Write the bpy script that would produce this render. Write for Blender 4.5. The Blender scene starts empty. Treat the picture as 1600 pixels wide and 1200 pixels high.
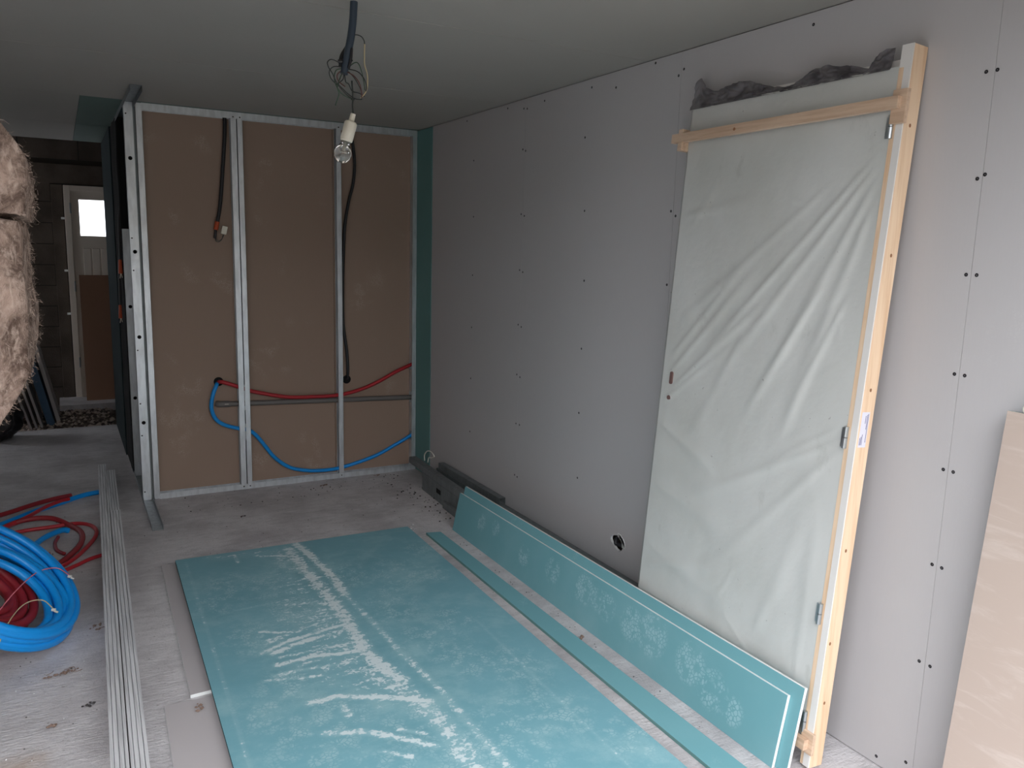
import bpy, bmesh, math, random
import numpy as np
from mathutils import Vector, Matrix, noise as mnoise

random.seed(7)
np.random.seed(7)
scene = bpy.context.scene
COL = scene.collection
PI = math.pi

# ------------------------------------------------------------------ camera
YAW, PITCH, ROLL = -0.51252718, -0.16462284, 0.02587189
cy_, sy_ = math.cos(YAW), math.sin(YAW)
fwd = Vector((-sy_ * math.cos(PITCH), cy_ * math.cos(PITCH), math.sin(PITCH)))
rgt = Vector((cy_, sy_, 0)); upv = rgt.cross(fwd)
r2 = rgt * math.cos(ROLL) + upv * math.sin(ROLL)
u2 = upv * math.cos(ROLL) - rgt * math.sin(ROLL)
cd = bpy.data.cameras.new('camera'); cam = bpy.data.objects.new('camera', cd); COL.objects.link(cam)
M = Matrix((r2, u2, -fwd)).transposed().to_4x4(); M.translation = Vector((-2.2034, -5.3234, 1.6038))
cam.matrix_world = M
cd.sensor_width = 36.0; cd.lens = 1253.83 / 1600 * 36.0; cd.clip_start = 0.02
scene.camera = cam

# ------------------------------------------------------------------ daylight and exposure
SKY = 9.9
world = bpy.data.worlds.new('overcast'); scene.world = world; world.use_nodes = True
wn = world.node_tree.nodes; wl = world.node_tree.links
bg = wn['Background']; bg.inputs['Color'].default_value = (0.93, 0.955, 1.0, 1); bg.inputs['Strength'].default_value = 4.2
# overcast sky: three times brighter overhead than at the horizon
tcw = wn.new('ShaderNodeTexCoord'); sxw = wn.new('ShaderNodeSeparateXYZ'); mrw = wn.new('ShaderNodeMapRange'); mxw = wn.new('ShaderNodeMath'); mxw.operation = 'MULTIPLY'
wl.new(tcw.outputs['Generated'], sxw.inputs[0]); wl.new(sxw.outputs[2], mrw.inputs['Value'])
mrw.inputs['To Min'].default_value = .333; mrw.inputs['To Max'].default_value = 1.0
wl.new(mrw.outputs[0], mxw.inputs[0]); mxw.inputs[1].default_value = SKY; wl.new(mxw.outputs[0], bg.inputs['Strength'])
scene.view_settings.view_transform = 'Standard'; scene.view_settings.look = 'None'
scene.view_settings.gamma = 1.0; scene.view_settings.use_curve_mapping = False
scene.view_settings.exposure = 0.0

# ------------------------------------------------------------------ materials
def srgb(r, g, b):
    f = lambda c: (c / 255 / 12.92) if c / 255 <= 0.04045 else ((c / 255 + 0.055) / 1.055) ** 2.4
    return (f(r), f(g), f(b), 1)

class MT:
    """small node-material builder"""
    def __init__(s, name, color=(.5, .5, .5, 1), rough=.8, metal=0.0, spec=None):
        s.m = bpy.data.materials.new(name); s.m.use_nodes = True
        s.t = s.m.node_tree; s.n = s.t.nodes; s.l = s.t.links
        s.b = s.n['Principled BSDF']; s.out = s.n['Material Output']
        s.b.inputs['Base Color'].default_value = color
        s.b.inputs['Roughness'].default_value = rough; s.b.inputs['Metallic'].default_value = metal
        if spec is not None: s.b.inputs['Specular IOR Level'].default_value = spec
        s.co = s.n.new('ShaderNodeTexCoord'); s.pos = s.n.new('ShaderNodeNewGeometry')
    def noise(s, scale, detail=4, rough=.55, vec=None, stretch=None, dist=0.0):
        n = s.n.new('ShaderNodeTexNoise'); n.inputs['Scale'].default_value = scale
        n.inputs['Detail'].default_value = detail; n.inputs['Roughness'].default_value = rough
        n.inputs['Distortion'].default_value = dist
        v = vec or s.pos.outputs['Position']
        if stretch:
            mp = s.n.new('ShaderNodeMapping'); mp.inputs['Scale'].default_value = stretch
            s.l.new(v, mp.inputs['Vector']); v = mp.outputs['Vector']
        s.l.new(v, n.inputs['Vector']); return n.outputs['Fac']
    def voro(s, scale, feature='DISTANCE_TO_EDGE', stretch=None, rnd=1.0):
        n = s.n.new('ShaderNodeTexVoronoi'); n.feature = feature; n.inputs['Scale'].default_value = scale
        n.inputs['Randomness'].default_value = rnd
        v = s.pos.outputs['Position']
        if stretch:
            mp = s.n.new('ShaderNodeMapping'); mp.inputs['Scale'].default_value = stretch
            s.l.new(v, mp.inputs['Vector']); v = mp.outputs['Vector']
        s.l.new(v, n.inputs['Vector']); return n.outputs['Distance']
    def ramp(s, fac, a, b, ca=0.0, cb=1.0):
        n = s.n.new('ShaderNodeMapRange'); n.interpolation_type = 'SMOOTHSTEP'
        n.inputs['From Min'].default_value = a; n.inputs['From Max'].default_value = b
        n.inputs['To Min'].default_value = ca; n.inputs['To Max'].default_value = cb
        s.l.new(fac, n.inputs['Value']); return n.outputs['Result']
    def math(s, op, a, b=None, clamp=False):
        n = s.n.new('ShaderNodeMath'); n.operation = op; n.use_clamp = clamp
        for i, v in enumerate((a, b)):
            if v is None: continue
            if isinstance(v, (int, float)): n.inputs[i].default_value = v
            else: s.l.new(v, n.inputs[i])
        return n.outputs[0]
    def mix(s, fac, a, b):
        n = s.n.new('ShaderNodeMix'); n.data_type = 'RGBA'
        if isinstance(fac, (int, float)): n.inputs[0].default_value = fac
        else: s.l.new(fac, n.inputs[0])
        for i, v in ((6, a), (7, b)):
            if isinstance(v, tuple): n.inputs[i].default_value = v
            else: s.l.new(v, n.inputs[i])
        return n.outputs[2]
    def color(s, c): s.l.new(c, s.b.inputs['Base Color']); return s
    def rough(s, c): s.l.new(c, s.b.inputs['Roughness']); return s
    def bump(s, h, strength=.3, dist=.002):
        n = s.n.new('ShaderNodeBump'); n.inputs['Strength'].default_value = strength; n.inputs['Distance'].default_value = dist
        s.l.new(h, n.inputs['Height']); s.l.new(n.outputs[0], s.b.inputs['Normal']); return s
    def attr(s, name):
        n = s.n.new('ShaderNodeAttribute'); n.attribute_name = name; return n.outputs['Fac']
    def axis(s):
        n = s.n.new('ShaderNodeSeparateXYZ'); s.l.new(s.pos.outputs['Position'], n.inputs[0]); return n.outputs

def boot_prints(m, cell=95, patch=2.3, lo=.55, hi=.66):
    """dusty boot tread marks: cells inside loose patches"""
    tread = m.ramp(m.voro(cell), .06, .2)
    where = m.ramp(m.noise(patch, 2, .5), lo, hi)
    soft = m.ramp(m.noise(14, 3), .42, .62)
    return m.math('MULTIPLY', m.math('MULTIPLY', tread, where), soft)

def mat_paper(name, c, streak=.05, dust=.12, dustc=srgb(210, 208, 205), prints=.25, rough=.85, sc=2.3, lo=.57, hi=.67, zstretch=(1, 1, 1)):
    m = MT(name, c, rough)
    base = m.mix(m.math('MULTIPLY', m.noise(260, 2, stretch=(1, 1, .05)), streak * 2), c, tuple(list(x * .6 for x in c[:3]) + [1]))
    base = m.mix(m.math('MULTIPLY', m.ramp(m.noise(1.7, 5), .45, .8), dust), base, dustc)
    if prints: base = m.mix(m.math('MULTIPLY', boot_prints(m, patch=sc, lo=lo, hi=hi), prints), base, dustc)
    m.color(base); m.bump(m.noise(500, 2), .08, .0006)
    return m.m

MAT = {}
MAT['grey_paper'] = mat_paper('grey plasterboard paper', srgb(189, 186, 187), .05, .06, prints=.10)
MAT['ceiling_paper'] = mat_paper('ceiling plasterboard paper', srgb(164, 160, 153), .03, .05, prints=0)
MAT['brown_paper'] = mat_paper('brown plasterboard backing', srgb(162, 139, 124), .08, .04, srgb(205, 190, 175), prints=.30, sc=3.4, lo=.57, hi=.68)
MAT['brown_near'] = mat_paper('brown board backing', srgb(178, 162, 152), .06, .25, srgb(205, 196, 190), prints=.0)
_m = MT('brown board backing with scuffs', srgb(186, 169, 158), .8)
_m.color(_m.mix(_m.math('MULTIPLY', _m.ramp(_m.noise(5, 5, .6, stretch=(1, 1, 5), dist=.6), .5, .74), .45), srgb(186, 169, 158), srgb(214, 202, 194)))
MAT['brown_near'] = _m.m
MAT['brown_dark'] = MT('brown hardboard', srgb(140, 104, 82), .7).m
MAT['green_paper'] = mat_paper('green moisture board paper', srgb(114, 168, 176), .02, .08, srgb(180, 210, 214), prints=.26, sc=4.5, lo=.56, hi=.68)
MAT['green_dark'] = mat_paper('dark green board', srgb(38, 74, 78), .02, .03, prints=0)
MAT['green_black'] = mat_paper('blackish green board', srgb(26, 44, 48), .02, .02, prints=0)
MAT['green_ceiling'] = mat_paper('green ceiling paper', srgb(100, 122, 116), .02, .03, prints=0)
MAT['green_plain'] = mat_paper('green paper', srgb(104, 148, 146), .02, .05, prints=0)
def mat_green_prints():
    m = MT('green board paper with boot prints', srgb(114, 168, 176), .8)
    c0 = srgb(114, 168, 176); dc = srgb(172, 206, 212)
    mask = None
    for (x, y, z, r) in PRINTS:
        v = m.n.new('ShaderNodeVectorMath'); v.operation = 'DISTANCE'; v.inputs[1].default_value = (x, y, z); m.l.new(m.pos.outputs['Position'], v.inputs[0])
        f = m.ramp(v.outputs['Value'], r, r * .6); mask = f if mask is None else m.math('MAXIMUM', mask, f)
    tread = m.ramp(m.voro(62, stretch=(1, 1, 1)), .05, .15); gate = m.ramp(m.noise(22, 3), .40, .52)
    c = m.mix(m.math('MULTIPLY', m.ramp(m.noise(2.2, 5), .42, .75), .22), c0, dc)
    c = m.mix(m.math('MULTIPLY', m.math('MULTIPLY', mask, tread), m.math('MULTIPLY', gate, .55)), c, dc)
    m.color(c); return m.m
PRINTS = [(-.28, -3.29, .14, .09), (-.29, -3.42, .105, .085), (-.29, -3.52, .08, .06), (-.28, -3.07, .15, .10), (-.28, -2.94, .14, .08), (-.28, -2.77, .14, .07), (-.28, -2.60, .15, .08), (-.28, -2.34, .14, .07), (-.28, -1.76, .16, .05), (-.28, -2.08, .12, .06), (-.28, -1.60, .14, .055), (-.28, -2.70, .15, .06)]
MAT['green_prints'] = mat_green_prints()
MAT['gypsum'] = MT('white gypsum edge', srgb(232, 234, 232), .9).m
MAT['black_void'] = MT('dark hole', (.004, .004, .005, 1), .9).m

def mat_bigboard():
    m = MT('trodden green board', srgb(110, 172, 176), .55)
    c0 = srgb(120, 172, 184); white = srgb(214, 226, 228)
    dirt = m.mix(m.math('MULTIPLY', m.ramp(m.noise(3.5, 6), .4, .75), .35), c0, srgb(98, 152, 164))
    S = m.math('MULTIPLY', m.attr('smear'), .80); T = m.attr('tread')
    n1 = m.noise(55, 6, .65, dist=.6); n2 = m.noise(16, 5, .6, stretch=(1, 2.6, 1))
    s = m.math('ADD', S, m.math('MULTIPLY', m.math('SUBTRACT', n1, .5), 2.0))
    s = m.math('ADD', s, m.math('MULTIPLY', m.math('SUBTRACT', n2, .5), 1.7))
    sm = m.ramp(s, .46, .66)
    sm = m.math('MULTIPLY', sm, m.ramp(S, .08, .32))
    haze = m.math('MULTIPLY', m.ramp(m.math('ADD', S, m.math('MULTIPLY', n2, .5)), .2, 1.0), .62)
    tread = m.ramp(m.voro(56), .04, .13)
    tn = m.ramp(m.noise(20, 4, .6), .44, .60)
    tr = m.math('MULTIPLY', m.math('MULTIPLY', tread, tn), m.math('MULTIPLY', T, .42))
    fine = m.math('MULTIPLY', m.ramp(m.noise(4.2, 7, .7), .46, .72), .42)
    c = m.mix(haze, dirt, srgb(165, 200, 205)); c = m.mix(fine, c, srgb(170, 205, 208))
    c = m.mix(tr, c, srgb(190, 214, 216)); c = m.mix(m.math('MULTIPLY', sm, .9), c, white)
    m.color(c); m.rough(m.ramp(sm, 0, 1, .5, .9)); m.bump(m.math('ADD', sm, m.math('MULTIPLY', tr, .3)), .25, .0015)
    return m.m
MAT['big_board'] = mat_bigboard()

def mat_concrete():
    m = MT('concrete slab', srgb(182, 180, 180), .85)
    c0 = srgb(212, 208, 209)
    c = m.mix(m.ramp(m.noise(1.9, 7, .65), .38, .64), c0, srgb(180, 175, 177))
    c = m.mix(m.math('MULTIPLY', m.ramp(m.noise(9, 7, .7, stretch=(1, 3.4, 1), dist=.5), .46, .66), .38), c, srgb(164, 160, 162))
    c = m.mix(m.math('MULTIPLY', m.ramp(m.noise(5, 6, .65, stretch=(1, 2.2, 1)), .52, .75), .45), c, srgb(226, 224, 224))
    c = m.mix(m.math('MULTIPLY', m.ramp(m.noise(75, 3), .56, .72), .30), c, srgb(140, 137, 138))
    speck = m.ramp(m.noise(48, 2), .70, .74)
    c = m.mix(m.math('MULTIPLY', speck, .55), c, srgb(96, 88, 84))
    # sawdust-coloured patch on the slab at the front left
    p = m.n.new('ShaderNodeVectorMath'); p.operation = 'DISTANCE'; p.inputs[1].default_value = (-2.40, -2.66, 0)
    m.l.new(m.pos.outputs['Position'], p.inputs[0])
    pt = m.math('MULTIPLY', m.ramp(m.math('ADD', p.outputs['Value'], m.math('MULTIPLY', m.noise(22, 4), .12)), .19, .06), .5)
    c = m.mix(pt, c, srgb(170, 140, 112))
    m.color(c)
    h = m.math('ADD', m.math('MULTIPLY', m.noise(16, 4, .6, stretch=(1.2, 4.5, 1)), 1.0), m.math('MULTIPLY', m.noise(110, 3), .5))
    m.bump(h, .9, .005)
    return m.m
MAT['concrete'] = mat_concrete()
def mat_block():
    m = MT('concrete block', srgb(100, 90, 82), .95)
    c = m.mix(m.ramp(m.noise(4, 6), .3, .7), srgb(104, 93, 84), srgb(82, 73, 66))
    m.color(c); m.bump(m.noise(120, 4), .6, .004); return m.m
MAT['block'] = mat_block()
MAT['mortar'] = MT('mortar', srgb(66, 59, 54), .95).m
def mat_brickwall():
    m = MT('block wall', srgb(120, 110, 102), .95)
    b = m.n.new('ShaderNodeTexBrick'); b.inputs['Scale'].default_value = 1; b.inputs['Brick Width'].default_value = .5
    b.inputs['Row Height'].default_value = .2; b.inputs['Mortar Size'].default_value = .008
    b.inputs['Color1'].default_value = srgb(150, 142, 134); b.inputs['Color2'].default_value = srgb(138, 130, 122); b.inputs['Mortar'].default_value = srgb(100, 94, 88)
    cb = m.n.new('ShaderNodeCombineXYZ'); ax = m.axis(); m.l.new(m.math('ADD', ax[0], ax[1]), cb.inputs[0]); m.l.new(ax[2], cb.inputs[1])
    m.l.new(cb.outputs[0], b.inputs['Vector']); m.color(b.outputs['Color']); return m.m
MAT['blockwall'] = mat_brickwall()
def mat_metal(name, c, rough, metal=.85):
    m = MT(name, c, rough, metal)
    m.color(m.mix(m.ramp(m.noise(30, 3, stretch=(1, 1, .25)), .35, .7), c, tuple([x * .82 for x in c[:3]] + [1])))
    m.rough(m.ramp(m.noise(60, 2), .2, .8, rough - .08, rough + .1)); return m.m
def mat_rail(name, c, rough, metal):
    m = MT(name, c, rough, metal)
    m.color(m.mix(m.ramp(m.noise(40, 3, stretch=(2.5, .06, 2.5)), .35, .7), c, tuple([x * .72 for x in c[:3]] + [1])))
    m.rough(m.ramp(m.noise(6, 4), .3, .7, rough - .08, rough + .12)); return m.m
MAT['zinc'] = mat_metal('galvanised steel', srgb(226, 231, 236), .42, .75)
MAT['zinc_floor'] = mat_rail('galvanised steel rails', srgb(246, 246, 248), .5, .25)
MAT['zinc_mid'] = mat_metal('weathered galvanised steel', srgb(168, 174, 178), .5, .45)
MAT['zinc_dark'] = mat_metal('dull galvanised steel', srgb(128, 134, 136), .55, .4)
MAT['zinc_groove_shade'] = MT('shade-darkened steel groove', srgb(96, 98, 104), .6, .3).m  # darker steel colour stands for the shade in the stud grooves
MAT['screw'] = MT('black screw', srgb(28, 26, 32), .5, .2).m
MAT['red_pipe'] = MT('red corrugated sheath', srgb(178, 38, 48), .42).m
MAT['red_dark'] = MT('dark red sheath', srgb(146, 38, 46), .45).m
MAT['blue_pipe'] = MT('blue sheath', srgb(12, 148, 232), .35).m
MAT['pvc'] = MT('grey pvc', srgb(112, 108, 106), .45).m
MAT['black_sheath'] = MT('black sheath', srgb(36, 36, 40), .45).m
MAT['slate_sheath'] = MT('slate sheath', srgb(56, 68, 82), .45).m
MAT['orange'] = MT('orange sleeve', srgb(196, 84, 48), .5).m
MAT['white_plastic'] = MT('white plastic', srgb(236, 230, 215), .35).m
MAT['wire_dark'] = MT('dark wire', srgb(52, 56, 54), .5).m
MAT['wire_green'] = MT('green wire', srgb(66, 88, 70), .5).m
MAT['wire_cream'] = MT('cream wire', srgb(200, 184, 148), .5).m
MAT['wire_red'] = MT('red-brown wire', srgb(110, 66, 60), .5).m
MAT['pink_string'] = MT('pink string', srgb(226, 126, 138), .6).m
MAT['white_string'] = MT('white string', srgb(220, 218, 208), .6).m
MAT['white_paint'] = MT('white painted wood', srgb(230, 226, 222), .5).m
MAT['door_white'] = MT('cream door', srgb(232, 220, 208), .5).m
MAT['steel'] = MT('steel', srgb(190, 195, 198), .28, .9).m
MAT['label'] = MT('paper label', srgb(226, 224, 236), .6).m
MAT['ink'] = MT('label ink', srgb(84, 80, 130), .7).m
def mat_pine(name, c1, c2, st):
    m = MT(name, c1, .6)
    w = m.noise(26, 4, .6, stretch=st)
    m.color(m.mix(m.ramp(w, .35, .7), c1, c2)); m.bump(w, .1, .001); return m.m
MAT['pine'] = mat_pine('raw pine', srgb(240, 211, 180), srgb(226, 190, 154), (2.2, 2.2, .12))
MAT['pine_h'] = mat_pine('raw pine batten', srgb(218, 190, 164), srgb(196, 164, 138), (2.2, .12, 2.2))
MAT['knot'] = MT('knot', srgb(150, 104, 72), .6).m
MAT['hole_brown'] = MT('brown hole', srgb(112, 84, 80), .8).m
MAT['leaf_debris'] = MT('dry brown debris', srgb(136, 114, 102), .9).m
MAT['plaster_crumb'] = MT('plaster crumb', srgb(226, 226, 226), .9).m
MAT['dark_crumb'] = MT('dark crumb', srgb(70, 66, 66), .9).m
def mat_film():
    m = MT('milky plastic film', srgb(196, 201, 194), .42)
    c = m.mix(m.ramp(m.noise(2.4, 5, stretch=(1, 1, .7)), .35, .75), srgb(208, 209, 206), srgb(196, 197, 192))
    d = m.ramp(m.noise(7, 5, .6, stretch=(1, 1.5, .8)), .62, .75)
    c = m.mix(m.math('MULTIPLY', d, .22), c, srgb(140, 142, 134))
    c = m.mix(m.math('MULTIPLY', m.ramp(m.noise(60, 2), .74, .77), .5), c, srgb(120, 116, 116))
    m.color(c); m.bump(m.noise(7, 4, .5, stretch=(1, 1.4, 1.2)), .45, .010)
    return m.m
MAT['film'] = mat_film()
def mat_smoke_film():
    m = MT('smoky crumpled film', srgb(92, 88, 94), .3)
    m.color(m.mix(m.ramp(m.noise(14, 4), .4, .7), srgb(112, 108, 112), srgb(62, 58, 64)))
    m.b.inputs['Alpha'].default_value = .85; return m.m
MAT['smoke_film'] = mat_smoke_film()
def mat_glass(name, rough=0.0):
    m = MT(name, (1, 1, 1, 1), rough); m.b.inputs['Transmission Weight'].default_value = 1; m.b.inputs['IOR'].default_value = 1.45; return m.m
MAT['glass'] = mat_glass('bulb glass')
def mat_pane():
    m = MT('frosted pane', (1, 1, 1, 1), .2)
    tr = m.n.new('ShaderNodeBsdfTranslucent'); tr.inputs['Color'].default_value = (.95, .97, 1, 1)
    tp = m.n.new('ShaderNodeBsdfTransparent'); mx = m.n.new('ShaderNodeMixShader'); mx.inputs[0].default_value = .5
    m.l.new(tr.outputs[0], mx.inputs[1]); m.l.new(tp.outputs[0], mx.inputs[2]); m.l.new(mx.outputs[0], m.out.inputs['Surface']); return m.m
MAT['pane'] = mat_pane()
def mat_wool():
    m = MT('mineral wool', srgb(180, 158, 145), .95, spec=.1)
    a = m.noise(15, 8, .75, stretch=(1, 1.0, .7), dist=.8); b = m.noise(95, 4, .7, stretch=(1, 1, .4), dist=.8)
    c = m.mix(m.ramp(a, .36, .66), srgb(92, 75, 66), srgb(176, 152, 138))
    c = m.mix(m.ramp(b, .45, .72, 0, .6), c, srgb(205, 184, 170))
    m.color(c); m.bump(m.math('ADD', a, m.math('MULTIPLY', b, .5)), 1.0, .02); return m.m
MAT['wool'] = mat_wool()
MAT['wool_fibre'] = MT('wool fibre', srgb(176, 154, 140), .9).m
def mat_earth():
    m = MT('earth', srgb(110, 98, 90), .98)
    m.color(m.mix(m.ramp(m.noise(12, 6), .35, .7), srgb(98, 86, 78), srgb(136, 122, 112))); m.bump(m.noise(40, 5), .9, .02); return m.m
MAT['earth'] = mat_earth()
MAT['stone'] = MT('rubble stone', srgb(196, 180, 168), .95).m
MAT['stone_dark'] = MT('dark rubble', srgb(96, 84, 78), .95).m
MAT['black_plastic'] = MT('black plastic', srgb(30, 29, 32), .35).m
MAT['outside'] = MT('outside ground', srgb(92, 90, 84), .9).m
MAT['sky_block_wall'] = MT('sky blocking wall', srgb(112, 104, 94), .9).m
MAT['pale_board'] = MT('pale grey board', srgb(176, 172, 170), .85).m
MAT['blue_board'] = MT('blue board', srgb(62, 88, 112), .75).m
MAT['offcut'] = mat_paper('grey offcut paper', srgb(184, 178, 179), .03, .25, srgb(205, 200, 200), prints=.0)

# ------------------------------------------------------------------ mesh helpers
class MB:
    def __init__(s): s.v = []; s.f = []; s.mi = []
    def add(s, vs, fs, mi=0, T=None):
        o = len(s.v)
        s.v += [tuple(T(v) if T else v) for v in vs]
        s.f += [tuple(o + i for i in f) for f in fs]; s.mi += [mi] * len(fs); return s
    def box(s, a, b, mi=0, T=None, mis=None):
        (x0, y0, z0), (x1, y1, z1) = a, b
        vs = [(x0, y0, z0), (x1, y0, z0), (x1, y1, z0), (x0, y1, z0), (x0, y0, z1), (x1, y0, z1), (x1, y1, z1), (x0, y1, z1)]
        fs = [(0, 3, 2, 1), (4, 5, 6, 7), (0, 1, 5, 4), (1, 2, 6, 5), (2, 3, 7, 6), (3, 0, 4, 7)]  # -z +z -y +x +y -x
        s.add(vs, fs, mi, T)
        if mis: s.mi[-6:] = mis
        return s
    def tube(s, pts, r, seg=10, mi=0, caps=True, T=None, radii=None):
        pts = [Vector(p) for p in pts]; n = len(pts); rings = []
        t0 = (pts[1] - pts[0]).normalized(); ref = Vector((0, 0, 1)) if abs(t0.z) < .9 else Vector((1, 0, 0))
        nrm = t0.cross(ref).normalized()
        vs = []
        for i, p in enumerate(pts):
            t = (pts[min(i + 1, n - 1)] - pts[max(i - 1, 0)]).normalized()
            nrm = (nrm - t * nrm.dot(t)).normalized(); bn = t.cross(nrm)
            rr = radii[i] if radii else r
            for k in range(seg):
                a = 2 * PI * k / seg; vs.append(p + nrm * (rr * math.cos(a)) + bn * (rr * math.sin(a)))
        fs = []
        for i in range(n - 1):
            for k in range(seg):
                k2 = (k + 1) % seg; fs.append((i * seg + k, i * seg + k2, (i + 1) * seg + k2, (i + 1) * seg + k))
        if caps: fs.append(tuple(range(seg))[::-1]); fs.append(tuple((n - 1) * seg + k for k in range(seg)))
        return s.add(vs, fs, mi, T)
    def lathe(s, prof, seg=24, mi=0, T=None):
        vs = []; fs = []
        for r, z in prof:
            for k in range(seg): a = 2 * PI * k / seg; vs.append((r * math.cos(a), r * math.sin(a), z))
        for i in range(len(prof) - 1):
            for k in range(seg): k2 = (k + 1) % seg; fs.append((i * seg + k, i * seg + k2, (i + 1) * seg + k2, (i + 1) * seg + k))
        return s.add(vs, fs, mi, T)
    def prism(s, poly, fn0, fn1, mi=0):
        n = len(poly); vs = [fn0(p) for p in poly] + [fn1(p) for p in poly]
        fs = [tuple(range(n))[::-1], tuple(range(n, 2 * n))] + [(i, (i + 1) % n, n + (i + 1) % n, n + i) for i in range(n)]
        return s.add(vs, fs, mi)

def smooth_path(pts, k=8):
    """Catmull-Rom through pts"""
    P = [Vector(p) for p in pts]; P = [P[0] * 2 - P[1]] + P + [P[-1] * 2 - P[-2]]; out = []
    for i in range(1, len(P) - 2):
        a, b, c, d = P[i - 1:i + 3]
        for j in range(k):
            t = j / k
            out.append(.5 * ((2 * b) + (c - a) * t + (2 * a - 5 * b + 4 * c - d) * t * t + (3 * b - a - 3 * c + d) * t ** 3))
    out.append(P[-2]); return out

def world_loc(o):
    l = Vector((0, 0, 0))
    while o: l += o.location; o = o.parent
    return l

def obj(name, mb, mats, parent=None, smooth=False, fix=True, bevel=0):
    mats = mats if isinstance(mats, (list, tuple)) else [mats]
    v = np.array(mb.v, float); c = (v.min(0) + v.max(0)) / 2; c[2] = v[:, 2].min() if parent is None else c[2]
    me = bpy.data.meshes.new(name)
    me.from_pydata((v - c).tolist(), [], mb.f)
    for m in mats: me.materials.append(MAT[m])
    me.polygons.foreach_set('material_index', mb.mi)
    if fix:
        bm = bmesh.new(); bm.from_mesh(me); bmesh.ops.recalc_face_normals(bm, faces=bm.faces); bm.to_mesh(me); bm.free()
    if smooth: me.polygons.foreach_set('use_smooth', [True] * len(me.polygons))
    me.update()
    o = bpy.data.objects.new(name, me); COL.objects.link(o)
    o.location = Vector(c) - world_loc(parent); o.parent = parent
    if smooth == 'angle':
        me.set_sharp_from_angle(angle=math.radians(40))
    if bevel:
        b = o.modifiers.new('bevel', 'BEVEL'); b.width = bevel; b.segments = 2; b.limit_method = 'ANGLE'
    return o

def tag(o, label, cat, group=None, kind=None):
    o['label'] = label; o['category'] = cat
    if group: o['group'] = group
    if kind: o['kind'] = kind
    return o
def thing(name, loc, label, cat, group=None):
    o = bpy.data.objects.new(name, None); COL.objects.link(o); o.location = loc; o.empty_display_size = .1
    return tag(o, label, cat, group)
def struct(o): o['kind'] = 'structure'; return o
def struct_empty(name, loc, label=None, cat=None):
    o = bpy.data.objects.new(name, None); COL.objects.link(o); o.location = loc; o.empty_display_size = .1
    o['kind'] = 'structure'
    if label: o['label'] = label; o['category'] = cat
    return o
def lab_struct(o, label, cat): o['label'] = label; o['category'] = cat; return struct(o)
def dup(src, loc, parent=None, rot=None):
    c = src.copy(); COL.objects.link(c); c.parent = parent or src.parent; c.location = loc
    if rot: c.rotation_euler = rot
    return c

H = 2.4
FY_I, FY_O = -4.85, -5.0   # inner and outer face of the open front wall
# ================================================================== STRUCTURE
# ---- floor slab
fl = MB().box((-4.6, FY_I, -.12), (.14, 2.42, 0))
lab_struct(obj('floor', fl, 'concrete'), 'dusty grey concrete slab with trowel marks across the whole room', 'floor')
fb = MB().box((-4.6, 2.42, -.14), (.14, 3.9, -.03))
lab_struct(obj('floor_earth', fb, 'earth'), 'dark bare earth beyond the end of the concrete slab', 'ground')
th = MB().box((-2.28, 3.26, -.03), (-.9, 3.78, .045))
lab_struct(obj('trim_threshold', th, 'concrete'), 'pale concrete step in front of the far exterior door', 'step')
og = MB().box((-12, -18, -.2), (8, FY_I - .001, -.06)); lab_struct(obj('floor_outside', og, 'outside'), 'pale ground outside behind the camera', 'ground')

ow = MB().box((-14, -12.2, -.2), (10, -12.0, 3.3)); lab_struct(obj('wall_sky_block', ow, 'sky_block_wall'), 'added tall wall across the yard, unseen, blocking low sky light', 'wall')  # unseen wall added to keep low sky light out of the room
# ---- right wall: boards side by side
wr = struct_empty('wall_right', (0, -2, 0), 'grey plasterboard wall with screwed vertical boards, running along the right', 'wall')
edges = [FY_I, -3.984, -2.715, -1.478, -.255]
g = .0005
for a, b in zip(edges[:-1], edges[1:]):
    mb = MB()
    y0, y1 = a + g, b - g
    if a < -2.45 < b:        # this board has the ragged socket hole, built as boxes around it
        hy0, hy1, hz0, hz1 = -2.500, -2.405, .235, .305
        hole = []
        for k in range(18):
            t = 2 * PI * k / 18; rr = 1 + .12 * math.sin(3 * t + 1)
            hole.append((-2.452 + .050 * rr * math.cos(t), .271 + .036 * rr * math.sin(t)))
        def bridge(x, mi):
            o = len(mb.v)
        outer = []
        for (yy, zz) in hole:
            dy, dz = yy + 2.452, zz - .271; s_ = min(.07 / max(abs(dy), 1e-6), .06 / max(abs(dz), 1e-6)); outer.append((-2.452 + dy * s_, .271 + dz * s_))
        n = len(hole)
        for x, flip in ((0, 0), (.0125, 1)):
            vs = [(x, *p) for p in hole] + [(x, *p) for p in outer]
            mb.add(vs, [(k, (k + 1) % n, n + (k + 1) % n, n + k) for k in range(n)])
        mb.add([(0, *p) for p in hole] + [(.0125, *p) for p in hole], [(k, (k + 1) % n, n + (k + 1) % n, n + k) for k in range(n)], 1)
        Y0, Y1, Z0, Z1 = -2.522, -2.382, .211, .331
        # corner fans close the square ring
        mb.box((0, y0, .006), (.0125, Y0, H - .0015)); mb.box((0, Y1, .006), (.0125, y1, H - .0015))
        mb.box((0, Y0, .006), (.0125, Y1, Z0)); mb.box((0, Y0, Z1), (.0125, Y1, H - .0015))
        for (cyy, czz) in ((Y0, Z0), (Y0, Z1), (Y1, Z0), (Y1, Z1)):
            near = sorted(outer, key=lambda p: (p[0] - cyy) ** 2 + (p[1] - czz) ** 2)[:2]
            mb.add([(0, cyy, czz), (0, *near[0]), (0, *near[1])], [(0, 1, 2)])
        pn = obj('wall_board', mb, ['grey_paper', 'gypsum'], wr, fix=False)
    else:
        mb.box((0, y0, .004), (.0125, y1, H - .0015)); pn = obj('wall_board', mb, ['grey_paper'], wr)
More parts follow.
